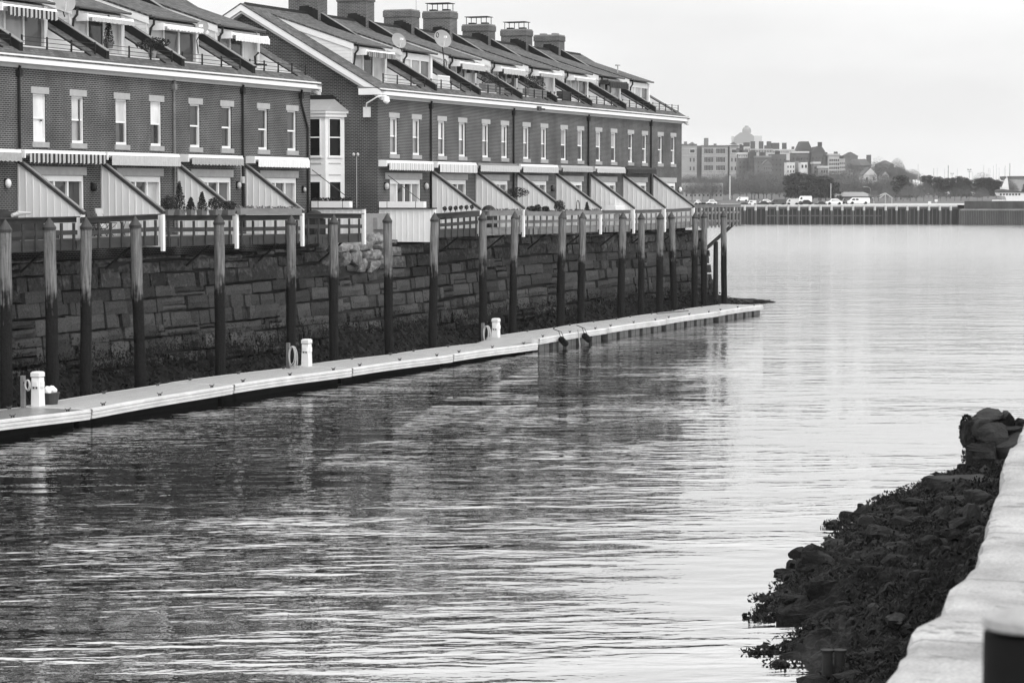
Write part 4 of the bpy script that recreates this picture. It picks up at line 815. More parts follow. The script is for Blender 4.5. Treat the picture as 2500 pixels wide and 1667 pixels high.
# ---------------------------------------------------------------- floating dock
PLANK = plain('pale_dock_planks', .33, .8, .32, 1.6, (.35, 9, 1), bmp=.004, spec=.35); PLANKD = plain('wet_dock_planks', .2, .35, .35, 1.2, (.3, 7, 1), bmp=.004, spec=.5)
RUB = plain('dock_fascia_board', .55, .65, .22, 2.2, (.5, 1, 1)); FLOATM = plain('dock_float_tub', .008, .8, .3, spec=.08)
FLOATG = plain('grey_float_tub', .085, .6, .3, 2)
J = [-150, 219, 568, 858, 1105, 1312]
yfront = lambda px: 39.72-.3*(px/1312)
ytop = [1049, 1002, 942, 902, 868.5, 840]
def dock_section(p0, p1, zt0, zt1, far_, label, k):
    Y0, Y1 = 39.5 if not far_ else 39.45, 41.95
    x0, x1 = onY(p0, 900, Y0)[0], onY(p1, 900, Y0)[0]; g = .05
    t = thing('dock_section', label, 'floating dock', ((x0+x1)/2, 40.7, 0), 'sections of the floating dock')
    H_ = .3 if not far_ else .27; n = 12 if not far_ else 6
    def zc_(u): return zt0+(zt1-zt0)*u+.015*sin(u*pi*1.5)
    b = MB(); npl = 12
    for q in range(npl):
        ya = Y0+.08+(Y1-Y0-.16)*q/npl; yb = Y0+.08+(Y1-Y0-.16)*(q+1)/npl-.012
        for s_ in range(n):
            u0, u1 = s_/n, (s_+1)/n; xa, xb = x0+g+(x1-x0-2*g)*u0, x0+g+(x1-x0-2*g)*u1
            b.face([(xa, ya, zc_(u0)-.004), (xb, ya, zc_(u1)-.004), (xb, yb, zc_(u1)-.004), (xa, yb, zc_(u0)-.004)])
    b.build('deck_planks', PLANKD if k == 0 else PLANK, t)
    b = MB()
    for s_ in range(n):
        u0, u1 = s_/n, (s_+1)/n; xa, xb = x0+g+(x1-x0-2*g)*u0, x0+g+(x1-x0-2*g)*u1
        b.face([(xa, Y0+.05, zc_(u0)-.03), (xb, Y0+.05, zc_(u1)-.03), (xb, Y1-.05, zc_(u1)-.03), (xa, Y1-.05, zc_(u0)-.03)])
    b.build('frame', FLOATM, t)
    b = MB()       # moulded rub boards on the four sides, profile with two grooves
    prof = [(0, 0), (-.05, -.01), (-.06, -.08), (-.02, -.1), (-.05, -.125), (-.05, -.19), (-.015, -.205), (-.035, -.225), (-.03, -H_), (.03, -H_), (.09, -.02), (.09, 0)]
    for s_ in range(n):
        u0, u1 = s_/n, (s_+1)/n; xa, xb = x0+g+(x1-x0-2*g)*u0, x0+g+(x1-x0-2*g)*u1
        for c in range(len(prof)):
            (y_, z_), (y2, z2) = prof[c], prof[(c+1) % len(prof)]
            b.face([(xa, Y0+y_, zc_(u0)+z_), (xa, Y0+y2, zc_(u0)+z2), (xb, Y0+y2, zc_(u1)+z2), (xb, Y0+y_, zc_(u1)+z_)])
            b.face([(xa, Y1-y_, zc_(u0)+z_), (xb, Y1-y_, zc_(u1)+z_), (xb, Y1-y2, zc_(u1)+z2), (xa, Y1-y2, zc_(u0)+z2)])
    b.box(x0+g-.02, x0+g+.03, Y0+.0, Y1, zt0-H_, zt0-.004); b.box(x1-g-.03, x1-g+.02, Y0, Y1, zt1-H_, zt1-.004); b.build('rub_board', RUB, t)
    b = MB()
    if far_:
        xx = x0+.3; m_ = 0
        while xx < x1-.8:
            b.box(xx, xx+1.25, Y0+.06, Y0+.9, -.2, min(zt0, zt1)-.25); b.box(xx+.6, xx+.63, Y0+.04, Y0+.06, -.1, .4); xx += 1.75
        b.build('float_tubs', FLOATG, t); b = MB(); b.box(x0+.2, x1-.2, Y0+.35, Y1-.2, -.2, min(zt0, zt1)-.2); b.build('float', FLOATM, t)
    else: b.box(x0+.15, x1-.15, Y0+.5, Y1-.15, -.2, min(zt0, zt1)-.06); b.build('float', FLOATM, t)
    for s_ in (0, 1):
        for u in (.12, .5, .88):
            xc = x0+(x1-x0)*u; yc = Y0+.2 if s_ == 0 else Y1-.18; zc0 = zc_(u); k2 = MB()
            k2.tube([(xc-.16, yc, zc0+.09), (xc-.07, yc, zc0+.06), (xc+.07, yc, zc0+.06), (xc+.16, yc, zc0+.09)], .016, 5); k2.box(xc-.07, xc-.04, yc-.02, yc+.02, zc0-.003, zc0+.06); k2.box(xc+.04, xc+.07, yc-.02, yc+.02, zc0-.003, zc0+.06); k2.build('cleat', GUTTER, t)
    return t
zts = [onY(J[i], ytop[i]-3.5, 39.5)[2] for i in range(6)]
ln = ['wet streaked dock section at left edge carrying the bucket', 'second floating dock section from the left, dry pale planks', 'floating dock section under the middle power pedestal', 'fourth floating dock section from the left', 'floating dock section where the small ramp stands']
for i in range(5):
    dock_section(J[i], J[i+1], zts[i], zts[i+1], False, ln[i], i)
J2 = [1314, 1482, 1625, 1753, 1861]; yt2 = [826.5, 800, 779, 760, 744]; zt2 = [onY(a, c, 39.45)[2] for a, c in zip(J2, yt2)]
ln2 = ['first raised dock section past the ramp, fenders hanging from it', 'second raised dock section past the ramp', 'third raised dock section past the ramp', 'last dock section, farthest out at the open water']
for i in range(4): dock_section(J2[i], J2[i+1], zt2[i], zt2[i+1], True, ln2[i], 9)
# ramp
xr = onY(1312, 840, 39.5)[0]; zlo, zhi = zts[5], zt2[0]
t = thing('dock_ramp', 'short sloping ramp between low and raised dock sections', 'ramp', (xr-1.2, 40.7, zlo)); b = MB(); b.add([(xr-2.6, 39.75, zlo+.012), (xr-.1, 39.75, zlo+.012), (xr-.1, 39.75, zhi+.01), (xr-2.6, 41.6, zlo+.012), (xr-.1, 41.6, zlo+.012), (xr-.1, 41.6, zhi+.01)], [(0, 1, 2), (3, 5, 4), (0, 2, 5, 3), (1, 4, 5, 2)]); b.build('ramp_plate', plain('ramp_plate_metal', .33, .5, .12), t)
# power pedestals with hose posts
def pedestal(px, ybase, label, k):
    Y = 41.55; p = onY(px, ybase, Y); x, z0 = p[0], p[2]
    t = thing('power_pedestal', label, 'pedestal', (x, Y, z0), 'white power pedestals on the floating dock')
    b = MB(); b.add([(x-.17, Y-.15, z0), (x+.17, Y-.15, z0), (x+.17, Y+.15, z0), (x-.17, Y+.15, z0), (x-.15, Y-.13, z0+.98), (x+.15, Y-.13, z0+.98), (x+.15, Y+.13, z0+.98), (x-.15, Y+.13, z0+.98)], [(3, 2, 1, 0), (4, 5, 6, 7), (0, 1, 5, 4), (1, 2, 6, 5), (2, 3, 7, 6), (3, 0, 4, 7)]); b.build('body', WHITE, t)
    b = MB(); b.box(x-.17, x+.17, Y-.15, Y+.15, z0+1.0, z0+1.12); b.add([(x-.17, Y-.15, z0+1.12), (x+.17, Y-.15, z0+1.12), (x+.17, Y+.15, z0+1.12), (x-.17, Y+.15, z0+1.12), (x-.13, Y-.11, z0+1.16), (x+.13, Y-.11, z0+1.16), (x+.13, Y+.11, z0+1.16), (x-.13, Y+.11, z0+1.16)], [(4, 5, 6, 7), (0, 1, 5, 4), (1, 2, 6, 5), (2, 3, 7, 6), (3, 0, 4, 7)]); b.build('cap', FABW, t)
    b = MB(); b.box(x-.19, x-.14, Y-.09, Y+.09, z0+.7, z0+.86); b.box(x-.08, x+.1, Y-.18, Y-.12, z0+.68, z0+.85); b.build('socket_cover', WHITE, t)
    b = MB()
    for q in (-.06, .05): b.box(x-.18, x-.15, Y+q-.02, Y+q+.02, z0+.64, z0+.69)
    b.box(x-.175, x-.165, Y-.05, Y+.06, z0+.02, z0+.06); b.build('socket', DARK, t)
def hose_post(px, ybase, label, big, hgt=1.05):
    Y = 41.75; p = onY(px, ybase, Y); x, z0 = p[0], p[2]
    t = thing('hose_post', label, 'post', (x, Y, z0), 'wooden hose posts on the floating dock'); b = MB(); b.box(x-.06, x+.06, Y-.06, Y+.06, z0, z0+hgt); b.build('post', GREYW, t)
    b = MB(); b.tube([(x-.05, Y-.05, z0+hgt*.8), (x-.1, Y-.3, z0+hgt*.8)], .03, 6); b.build('hook', GUTTER, t)
    h = thing('coiled_hose', 'pale coiled hose on the '+label.split(' ')[0]+' hose post'+(' , hanging long' if big else ', small tight loop'), 'hose', (x-.1, Y-.2, z0), 'coiled hoses'); b = MB(); rh = .47 if big else .17; rw = .17 if big else .09
    for q in range(5 if big else 3):
        s_ = 1-.07*q; o = random.uniform(-.03, .03)
        b.tube([(x-.1-.03*q+o*.5, Y-.25+o+rw*s_*sin(a/14*2*pi), z0+hgt*.85-rh*s_*(1-cos(a/14*2*pi))*.98+.04) for a in range(15)], .017, 5)
    if big: b.tube([(x-.1, Y-.2, z0+.1), (x+.1, Y-.4, z0+.03), (x+.5, Y-.35, z0+.3)], .015, 5)
    b.build('coil', FABM, h)
pedestal(93, 998, 'nearest white power pedestal, beside the bucket', 0); pedestal(749, 902, 'middle white power pedestal beside coiled hose', 1); pedestal(1211, 839.5, 'farthest white power pedestal beside the ramp', 2)
hose_post(57, 1000, 'nearest wooden hose post with small tight loop', False); hose_post(704, 905, 'middle wooden hose post with long hanging coil', True); hose_post(1179, 842, 'farthest wooden hose post near the ramp', True, .98)
p = onY(124, 992, 41.5); t = thing('bucket', 'dark tub filled with white bags on the near dock', 'bucket', p); b = MB(); b.cyl(p[0], p[1], p[2], p[2]+.4, .2, .27, 18); b.cyl(p[0], p[1], p[2]+.4, p[2]+.44, .29, .29, 18); b.build('tub', GUTTER, t)
for s_ in (-1, 1):
    b = MB(); rockpts(b, p[0]+s_*.11, p[1], p[2]+.48, .15, .16, .16, 0, 5+s_, 8); b.build('bag', WHITE, t)
for k, (px, py) in enumerate([(1373, 826), (1430, 828)]):
    x, _, _ = onY(px, py, 39.25); z0 = .3; t = thing('fender', ['left', 'right'][k]+' black boat fender hanging on the raised dock', 'fender', (x, 39.2, z0), 'boat fenders on the dock'); b = MB(); b.tube([(x-.3, 39.2, z0+.12), (x-.22, 39.2, z0+.1), (x+.22, 39.2, z0-.08), (x+.3, 39.2, z0-.1)], .15, 10); b.build('body', BLACK, t, True)
    b = MB(); b.tube([(x-.28, 39.2, z0+.15), (x-.35, 39.3, z0+.5), (x-.3, 39.6, z0+.6)], .015, 4); b.tube([(x+.28, 39.2, z0-.05), (x+.0, 39.3, z0+.45), (x-.3, 39.6, z0+.6)], .015, 4); b.build('rope', BLACK, t)
b = MB(); b.tube([onZ(1604, 765, .78), onZ(1680, 758, .76)], .05, 5); b.build('spare_timber', GREYW, label='long spare timber lying on the raised dock edge', cat='timber')
b = MB(); b.tube([(onY(1412, 812, 39.3)[0]+.02*q, 39.32-.01*q, .75-.13*q) for q in range(7)], .03, 5); b.build('draped_hose', FABG, label='short grey hose draped over the raised dock side', cat='hose')

# ---------------------------------------------------------------- near quay: coping, bollard, rock bank
ed = [(2128, 1700), (2141, 1667), (2176, 1622), (2207, 1590), (2215, 1560), (2232, 1524), (2262, 1502), (2294, 1489), (2306, 1458), (2317, 1434), (2345, 1405), (2379, 1375), (2390, 1330), (2404, 1279), (2420, 1225), (2441, 1180), (2445, 1140), (2450, 1108), (2466, 1085), (2484, 1072), (2490, 1050), (2500, 1028)]
E3 = [onZ(a, c, 5.5) for a, c in ed]
ext = [(E3[-1][0]+4*k, E3[-1][1]+.45*k) for k in range(1, 12)]
L = [(2.0, 1.0)]+[(e[0], e[1]) for e in E3]+ext
# subdivide the edge for a chipped outline
LL = []
for i in range(len(L)-1):
    n = max(1, int(math.hypot(L[i+1][0]-L[i][0], L[i+1][1]-L[i][1])/.12))
    for k in range(n): u = k/n; LL.append((L[i][0]+(L[i+1][0]-L[i][0])*u+random.uniform(-.006, .006), L[i][1]+(L[i+1][1]-L[i][1])*u+random.uniform(-.012, .012)))
b = MB(); R_ = []
for (x, y) in LL:
    n = len(b.v); b.v += [(x, y-9.5, 5.5), (x, y-.05, 5.5), (x, y-.015, 5.488+random.uniform(-.004, .002)), (x, y, 5.44), (x, y+.01, 4.95)]; R_.append(n)
for a, c in zip(R_, R_[1:]):
    for q in range(4): b.f.append((a+q, c+q, c+q+1, a+q+1)); b.m.append(0)
b.build('quay_coping', COPE, kind='structure')
b = MB()
for a, c in zip(LL[::4], LL[4::4]): b.face([(a[0], a[1]-.06, 4.97), (c[0], c[1]-.06, 4.97), (c[0], c[1]+.15, -.5), (a[0], a[1]+.15, -.5)])
b.build('quay_wall', ROCKD, kind='structure')
# coping cracks / joints
p = onZ(2510, 1530, 5.5); t = thing('bollard', 'blurred black bollard with pale rounded cap in the near corner', 'bollard', (3.65, .95, 5.5))
d0 = 4.0; bx_, by_ = far(2536, d0); zb1 = EYE-(1508-470)/F*d0*1.0
t.location = (bx_, by_, 5.5); ORG[t.name] = (bx_, by_, 5.5)
b = MB(); b.cyl(bx_, by_, 5.5, zb1-.03, .088, .082, 28); b.build('post', BLACK, t, True)
b = MB(); b.cyl(bx_, by_, zb1-.02, zb1-.01, .084, .083, 28); b.sphere(bx_, by_, zb1-.011, .083, .083, .022, 28, 5, 0); b.build('cap', plain('pale_cap', .27, .8, .3, 30), t, True)
# rock bank between quay wall and water: outline of the waterline
wl = [(1990, 1720), (2000, 1690), (2017, 1636), (1956, 1606), (1898, 1583), (1880, 1572), (1942, 1562), (1975, 1530), (1957, 1514), (1895, 1506), (1876, 1480), (1888, 1450), (1905, 1410), (1925, 1398), (1962, 1368), (1968, 1358), (2004, 1340), (2022, 1324), (2052, 1298), (2060, 1272), (2078, 1262), (2085, 1240), (2130, 1226), (2160, 1212), (2200, 1202), (2226, 1190), (2270, 1178), (2300, 1165), (2345, 1150), (2420, 1143), (2520, 1128)]
WL = [onZ(a, c, 0)[:2] for a, c in wl]
WL = [(26, WL[0][1]-1.2)]+WL+[(76, 12.5)]

def shore(x):
    # several crossings possible; take linear interpolation on sorted x of an average
    pts = SH
    for (xa, ya), (xb, yb) in zip(pts, pts[1:]):
        if xa <= x <= xb: return ya+(yb-ya)*(x-xa)/(xb-xa+1e-6)
    return pts[-1][1]
SH = sorted(WL)
def bank_y0(x): return 1.9+.125*x-.3
def bank_h(x, y):
    ys = shore(x)+.5; yq = bank_y0(x); dist = ys-.5-y; w = max(ys-yq, .5)
    top = 1.15 if x < 40 else max(.3, 1.15-(x-40)*.04)
    q = min(1, max(0, dist)/max(w*.8, 1.0)); h = top*q**.85 if dist > 0 else dist*.3
    k = min(1, .25+max(0, dist)*.35)
    r1 = mn.noise(Vector((x*.7, y*.7, 3))); r2 = mn.noise(Vector((x*1.9, y*1.5, 9))); r3 = mn.noise(Vector((x*4.3, y*3.6, 1))); r4 = mn.noise(Vector((x*10, y*9, 5))); r5 = mn.noise(Vector((x*23, y*21, 7)))
    return h+(.3*abs(r1)+.34*(abs(r2))+.2*abs(r3)+.1*r4+.06*r5)*k-.09
b = MB(); nx, ny = 900, 170
for i in range(nx+1):
    x = 30+(68-30)*i/nx; ys = shore(x)+.5; yq = bank_y0(x)
    for j in range(ny+1): y = ys+(yq-ys)*j/ny; b.v.append((x, y, bank_h(x, y)))
for i in range(nx):
    for j in range(ny): a = i*(ny+1)+j; b.f.append((a, a+1, a+ny+2, a+ny+1)); b.m.append(0)
for k in range(620):
    x = random.uniform(33, 64); ys = shore(x); yq = bank_y0(x); y = yq+(ys+.3-yq)*random.random(); q = random.choice((random.uniform(.08, .2), random.uniform(.15, .4)))
    rockpts(b, x, y, bank_h(x, y)-.02, q*1.3, q*random.uniform(.6, 1), q*random.uniform(.5, 1.05), random.uniform(0, 3), k, 14, .7, False)
b.build('rocky_shore', ROCKW, kind='structure')
b = MB()
for _ in range(42000):
    x = random.uniform(32, 66); ys = shore(x); yq = bank_y0(x); y = yq+(ys+.1-yq)*random.random()
    if mn.noise(Vector((x*.8, y*.8, 20))) < -.1: continue
    b.leaves(x, y, bank_h(x, y)+random.uniform(.0, .16), .05, .05, .03, 1, .07, 0)
b.build('bank_seaweed', WEED, label='black seaweed covering the near rock bank', cat='seaweed', kind='stuff')
# boulders: (px, py, width px, height px, spin, label); those of the stack stand about 63 m off, the others rest on the bank
bl = [(2412, 1018, 92, 44, .4, 'top slab of the boulder stack on the shore point'), (2462, 1024, 56, 42, 1.2, 'tilted square boulder right of the stack top'), (2392, 1038, 70, 40, .9, 'slab just under the left side of the stack top'), (2420, 1062, 115, 60, .2, 'large leaning boulder in the middle of the stack'),
      (2478, 1054, 80, 48, 2.0, 'dark boulder right of the leaning one in the stack'), (2500, 1034, 50, 40, .3, 'boulder touching the frame edge beside the stack'), (2412, 1112, 122, 92, .1, 'big weed covered round boulder carrying the stack'), (2368, 1056, 46, 56, .1, 'weedy boulder on the left flank of the stack'),
      (2470, 1100, 100, 84, .5, 'shadowed boulder beside the coping edge, below the stack'), (2452, 1152, 100, 60, .8, 'black boulder in the hollow under the stack'),
      (2318, 1196, 110, 66, 1.0, 'large smooth slab below the stack'), (2376, 1184, 120, 44, .5, 'flat slab resting on the large smooth one'), (2444, 1192, 70, 56, .2, 'boulder tucked behind the coping below the stack'), (2405, 1228, 90, 66, 1.3, 'curved pale boulder in the collapsed wall'), (2352, 1232, 76, 60, .3, 'square boulder left of the curved one in the collapsed wall'),
      (2316, 1276, 70, 100, .4, 'tall narrow boulder in the collapsed wall'), (2372, 1290, 70, 110, .8, 'broad upright boulder under the curved one'), (2418, 1272, 60, 56, .1, 'small boulder against the coping in the collapsed wall'), (2398, 1336, 70, 66, .6, 'boulder low against the coping edge'), (2305, 1340, 80, 60, .3, 'mossy boulder at foot of the collapsed wall'), (2350, 1360, 80, 70, 1.1, 'dark boulder at the mouth of the hollow'),
      (2130, 1288, 60, 56, .9, 'pointed boulder in the middle of the rock bank'), (2174, 1316, 44, 34, .2, 'small boulder right of the pointed one'), (2040, 1332, 60, 36, .3, 'flat boulder near the waterline, left of pointed one'), (2098, 1334, 60, 34, .5, 'flat boulder below the pointed one'),
      (2245, 1390, 66, 34, .2, 'pale topped boulder low on the bank'), (2180, 1440, 40, 30, .9, 'small boulder in the lower bank'), (2195, 1520, 66, 44, .2, 'boulder in the bank near coping bend'), (2062, 1480, 46, 30, .2, 'low weedy boulder near the point of the bank')]
for k, (px, py, w_, h_, ro, lab) in enumerate(bl):
    if k < 10: d = 63.2-(py-1010)*.012
    else:
        d = 70.0
        while d > 30:
            x, y = far(px, d); z_ = EYE-(py-470)/F*d*1.004
            if z_ >= bank_h(x, y)+.1*h_/F*d: break
            d -= .1
        if d <= 30: d = 50
    x, y = far(px, d); z_ = EYE-(py-470)/F*d*1.004; b = MB(); rr = w_/2/F*d
    rockpts(b, x, y, z_, rr*1.05, rr*(.8+.3*(k % 3)/2), h_/2/F*d*1.08, ro, 40+k, 9, .8, True, .55); b.build('boulder', ROCKW if k in (6, 7, 19, 28, 26, 9) else ROCKD, label=lab, cat='boulder', group='boulders on the near shore')
b = MB()        # weed hanging on the stack
for px, py, w_, h_ in ((2412, 1112, 120, 88), (2364, 1052, 34, 80), (2320, 1200, 60, 30), (2305, 1345, 70, 50)):
    d = 63 if py < 1150 else 56; x, y = far(px, d-.2); z_ = EYE-(py-470)/F*d; b.leaves(x, y, z_, w_/2/F*d*1.05, w_/2/F*d, h_/2/F*d*1.05, 900, .08, .75)
b.build('hanging_seaweed', WEED, label='seaweed hanging on the boulder stack', cat='seaweed', kind='stuff')
for k in range(9):
    px, py = [(1868, 1505), (1852, 1504), (1890, 1588), (1849, 1590), (1905, 1617), (2041, 1274), (2035, 1286), (1862, 1458), (1870, 1482)][k]; p = onZ(px, py, .02)
    b = MB(); rockpts(b, p[0], p[1], -.02, .1+.05*(k % 3), .16, .09, 0, k, 6); b.leaves(p[0], p[1], .03, .16+.06*(k % 3), .3, .05, 60, .09, 0); b.build('weed_clump', WEED, label=ORD[k]+' loose weed covered stone awash off the rock bank', cat='stone', group='stones awash')
for k, px in enumerate((2027, 2058)):
    x, y = far(px, 35.2); b = MB(); b.cyl(x, y, -.4, .5-.02*k, .085, .08, 12); b.cyl(x, y, .475, .51, .09, .1, 12); b.build('old_timber_post', plain('black_timber', .018, .8, .4), label=['left', 'right'][k]+' of two black rotten posts at the lower edge of rock bank', cat='post', group='rotten posts')

# ---------------------------------------------------------------- far shore
def B3(px, d, z=0): x, y = far(px, d); return (x, y, z)
PD = 556
LAND = plain('far_land', .085, .95, .3, .02); PAVE = plain('far_quay_paving', .4, .9, .15, .1)
b = MB(); zq = fz(500, PD)
def fquad(b, px0, d0, px1, d1, z):
    A, B_ = far(px0, d0), far(px1, d0); C_, D_ = far(px1, d1), far(px0, d1); b.face([(A[0], A[1], z), (B_[0], B_[1], z), (C_[0], C_[1], z), (D_[0], D_[1], z)])
fquad(b, 1450, PD+.5, 4200, 640, zq-.05); b.build('far_quay', PAVE, kind='structure')
b = MB()
prof = [(600, 4.25), (680, 4.5), (800, 6.5), (950, 10.5), (1150, 12.5), (1500, 11), (2400, 6), (4000, 2)]
pxs = [600, 1300, 1700, 1900, 2050, 2150, 2250, 2400, 3600]; hf = [1, 1, 1, 1.1, 1, .6, .25, .1, .1]
for d, h in prof:
    for px, f_ in zip(pxs, hf): x, y = far(px, d); b.v.append((x, y, 4.2+(h-4.2)*f_ if h > 4.2 else h))
nn = len(pxs)
for i in range(len(prof)-1):
    for j in range(nn-1): a = i*nn+j; b.f.append((a, a+1, a+nn+1, a+nn)); b.m.append(0)
b.build('far_hillside', LAND, kind='structure', smooth=True)
# far pier wall
t = thing('far_pier', 'long dark timber pier wall across the harbour with pale capping', 'pier', B3(2000, PD), rot=ROTF, local=True)
def lx(px, d=PD): return (px-1250)/F*d-(2000-1250)/F*d
PW = plain('far_pier_timber', .014, .9, .5, .5, (1, 1, .1)); PC = plain('far_pier_cap', .42, .9, .2, .3); PP = plain('far_pier_pile', .075, .9, .4, .6, (1, 1, .2))
b = MB(); b.box(lx(1480), lx(2335), 0, 2, -.5, zq-.5); b.box(lx(2335), lx(3900), -1.5, 2, -.5, fz(512, PD)); b.build('wall', PW, t)
b = MB(); b.box(lx(1480), lx(2335), -.5, 2, zq-.45, zq-.02); b.build('capping', PC, t)
b = MB(); b.box(lx(1480), lx(2335), -.3, 1, zq-.95, zq-.5); b.box(lx(1870), lx(2150), -.3, 0, 1.7, 2.0); b.build('waler', PP, t)
px = 1500
while px < 2335:
    b = MB(); x = lx(px); b.cyl(x, -.6, -.3, zq-1.3, .22, .2, 8); b.build('fender_pile', PP, t); b = MB(); b.cyl(x, -.6, zq-1.3, zq-.1, .27, .25, 8); b.build('pile_head', PC, t); px += 26.4
b = MB()
for k in range(75): x = lx(1505+k*13.2/1.2); b.box(x-.1, x+.1, -.15, 0, -.3, zq-1)
b.build('sheet_ribs', PP, t)
b = MB()
for k in range(90): x = lx(2338+k*4.2); b.box(x-.12, x+.12, -1.7, -1.5, -.3, fz(512, PD)+random.uniform(0, .4))
for k in range(60): x = lx(2352+k*3.2); b.box(x-.12, x+.12, -1.2, -.9, fz(512, PD), fz(491, PD))
b.build('pile_curtain', PP, t)
b = MB(); b.box(lx(2352), lx(2560), -1.2, -.2, fz(512, PD), fz(491, PD)); b.build('upper_curtain', PP, t)
b = MB(); b.box(lx(2340), lx(2560), -1.85, -1.5, fz(514, PD), fz(510, PD)); b.build('pale_tide_band', plain('pale_weathered_timber', .16, .9, .4, .6), t)
# vehicles
def vehicle(kind, px0, px1, py0, py1, d, v, label):
    L_ = (px1-px0)/F*d; Hh = (py1-py0)/F*d; z0 = fz(py1, d); t = thing({'van': 'parked_van', 'car': 'parked_car'}[kind], label, kind, B3((px0+px1)/2, d, z0), 'vehicles parked on the far pier', ROTF, True)
    m = plain('car_paint_%d' % int(v*100), v, .35, .05, spec=.5); l = L_/2; g = Hh*.16; W_ = 1.0
    if kind == 'van': pr = [(-l, g), (-l, Hh*.5), (-l*.8, Hh*.58), (-l*.6, Hh*.93), (-l*.5, Hh), (l*.94, Hh), (l, Hh*.9), (l, g)]
    else: pr = [(-l, g), (-l*.97, Hh*.5), (-l*.5, Hh*.6), (-l*.25, Hh*.97), (l*.35, Hh), (l*.72, Hh*.64), (l*.97, Hh*.58), (l, g)]
    b = MB(); b.prism(pr, 'y', -W_, W_); b.build('body', m, t)
    b = MB(); z_a, z_b = Hh*.6, Hh*.86
    if kind == 'van': b.prism([(-l*.7, z_a), (-l*.58, z_b), (-l*.36, z_b), (-l*.36, z_a)], 'y', -W_-.02, W_+.02); b.box(-l*.3, -l*.05, -W_-.02, W_+.02, z_a, z_b) if v < .5 or 'window' in label else None
    else: b.prism([(-l*.42, z_a), (-l*.22, Hh*.9), (l*.3, Hh*.92), (l*.58, z_a)], 'y', -W_*.97-.03, W_+.02)
    b.build('window', G_DARK, t)
    for sx in (-.62, .62):
        for sy in (-1, 1): b = MB(); b.add([(sx*l+g*1.4*cos(a/12*2*pi), sy*(W_-.05)+o, g*1.3+g*1.3*sin(a/12*2*pi)) for o in (-.12, .12) for a in range(12)], [tuple(range(12)), tuple(range(12, 24))]+[(i, (i+1) % 12, 12+(i+1) % 12, 12+i) for i in range(12)]); b.build('wheel', BLACK, t)
    return t
def g4(x, y): return (1700+x/5.88, 460+y/5.88)
for (k, a, b0, c, d_, dd, v, lab) in [('van', 2165, 2475, 135, 222, 572, .75, 'long white panel van with small rear windows near hip roof'), ('car', 1855, 2085, 147, 228, 570, .75, 'white crew pickup with four doors on the far pier'), ('van', 1445, 1645, 110, 225, 585, .75, 'tall white high-roofed van behind black jeep'),
    ('car', 1460, 1660, 165, 235, 570, .02, 'black jeep in front of tall white van'), ('van', 1280, 1460, 150, 238, 572, .55, 'pale grey van left of black jeep'), ('van', 1045, 1280, 158, 238, 570, .05, 'dark grey covered vehicle in the middle of pier'),
    ('car', 905, 1070, 155, 212, 590, .7, 'white estate car behind the dark one'), ('car', 860, 1040, 180, 242, 570, .03, 'black low car right of the small white van'), ('van', 740, 850, 172, 240, 572, .7, 'small white van with three side windows'), ('car', 560, 770, 205, 245, 568, .03, 'long black low car near the boardwalk end'),
    ('van', 570, 735, 125, 180, 600, .7, 'white camper van farther back on the pier'), ('car', 130, 290, 158, 240, 575, .7, 'white rounded car seen above the boardwalk bushes'), ('car', -30, 60, 165, 225, 575, .6, 'pale car nearest the brick row end'), ('car', 1680, 1860, 190, 238, 572, .04, 'dark car left of the white crew pickup'),
    ('van', 2085, 2170, 145, 220, 580, .12, 'dark vehicle squeezed between white pickup and long van')]:
    q0, q1 = g4(a, c), g4(b0, d_); vehicle(k, q0[0], q1[0], q0[1], q1[1]+1.0, dd, v, lab)
# poles and lamps
def pole(px, y0, y1, d, r, v, label, extra=None):
    t = thing('pole', label, 'pole', B3(px, d, fz(y1, d)), 'poles and masts across the harbour', ROTF, True); h = (y1-y0)/F*d
    b = MB(); b.cyl(0, 0, 0, h, r, r*.75, 8); b.build('shaft', plain('pole_%d' % int(v*100), v, .7, .1), t)
    if extra == 'T': b = MB(); b.box(-.62, .62, -.06, .06, h-.2, h); b.build('crossarm', GREYW, t)
    if extra == 'lamp': b = MB(); b.tube([(0, 0, h), (-.3, 0, h+.35), (-.8, 0, h+.55), (-1.5, 0, h+.6)], .05, 5); b.box(-2, -1.5, -.1, .1, h+.52, h+.64); b.build('lamp_arm', SOFFIT, t)
    if extra == 'flood':
        b = MB()
        for zz in (0, -.8): b.box(-.85, .85, -.1, .1, h+zz, h+zz+.15)
        for xx in (-.65, .65): b.box(xx-.25, xx+.25, -.15, .15, h+.15, h+.5)
        b.build('lamp_rack', GUTTER, t)
pole(1781, 429, 488, 640, .17, .55, 'thick white mast in front of the brick school'); pole(1965, 432, 480, 640, .11, .5, 'pale T-topped pole before the evergreens', 'T'); pole(2027, 448, 485, 620, .1, .55, 'short white pole right of evergreens'); pole(2071, 428, 470, 700, .07, .05, 'dark bare pole above the hip roofed shed')
pole(2124, 462, 488, 640, .07, .45, 'curved street lamp beside the hip roofed shed', 'lamp'); pole(2364, 416, 440, 1100, .12, .2, 'floodlight mast above the right evergreens', 'flood'); pole(2322, 425, 440, 1400, .12, .4, 'fainter floodlight mast left of other one', 'flood')
for k, (x, y) in enumerate([(255, 530), (505, 600), (560, 590), (680, 600), (735, 550), (880, 605), (1300, 545), (1380, 595), (1400, 600), (1455, 555), (1500, 530), (1545, 585), (1630, 580), (1645, 550), (1715, 515), (1125, 650), (270, 640)]):
    pole(2200+x/6.533, 320+y/6.533, 460, 950, .085 if k not in (1, 4, 14) else .14, .5 if k not in (4, 14) else .12, ORD[k]+' thin sailing mast in the marina beyond the right trees', None)

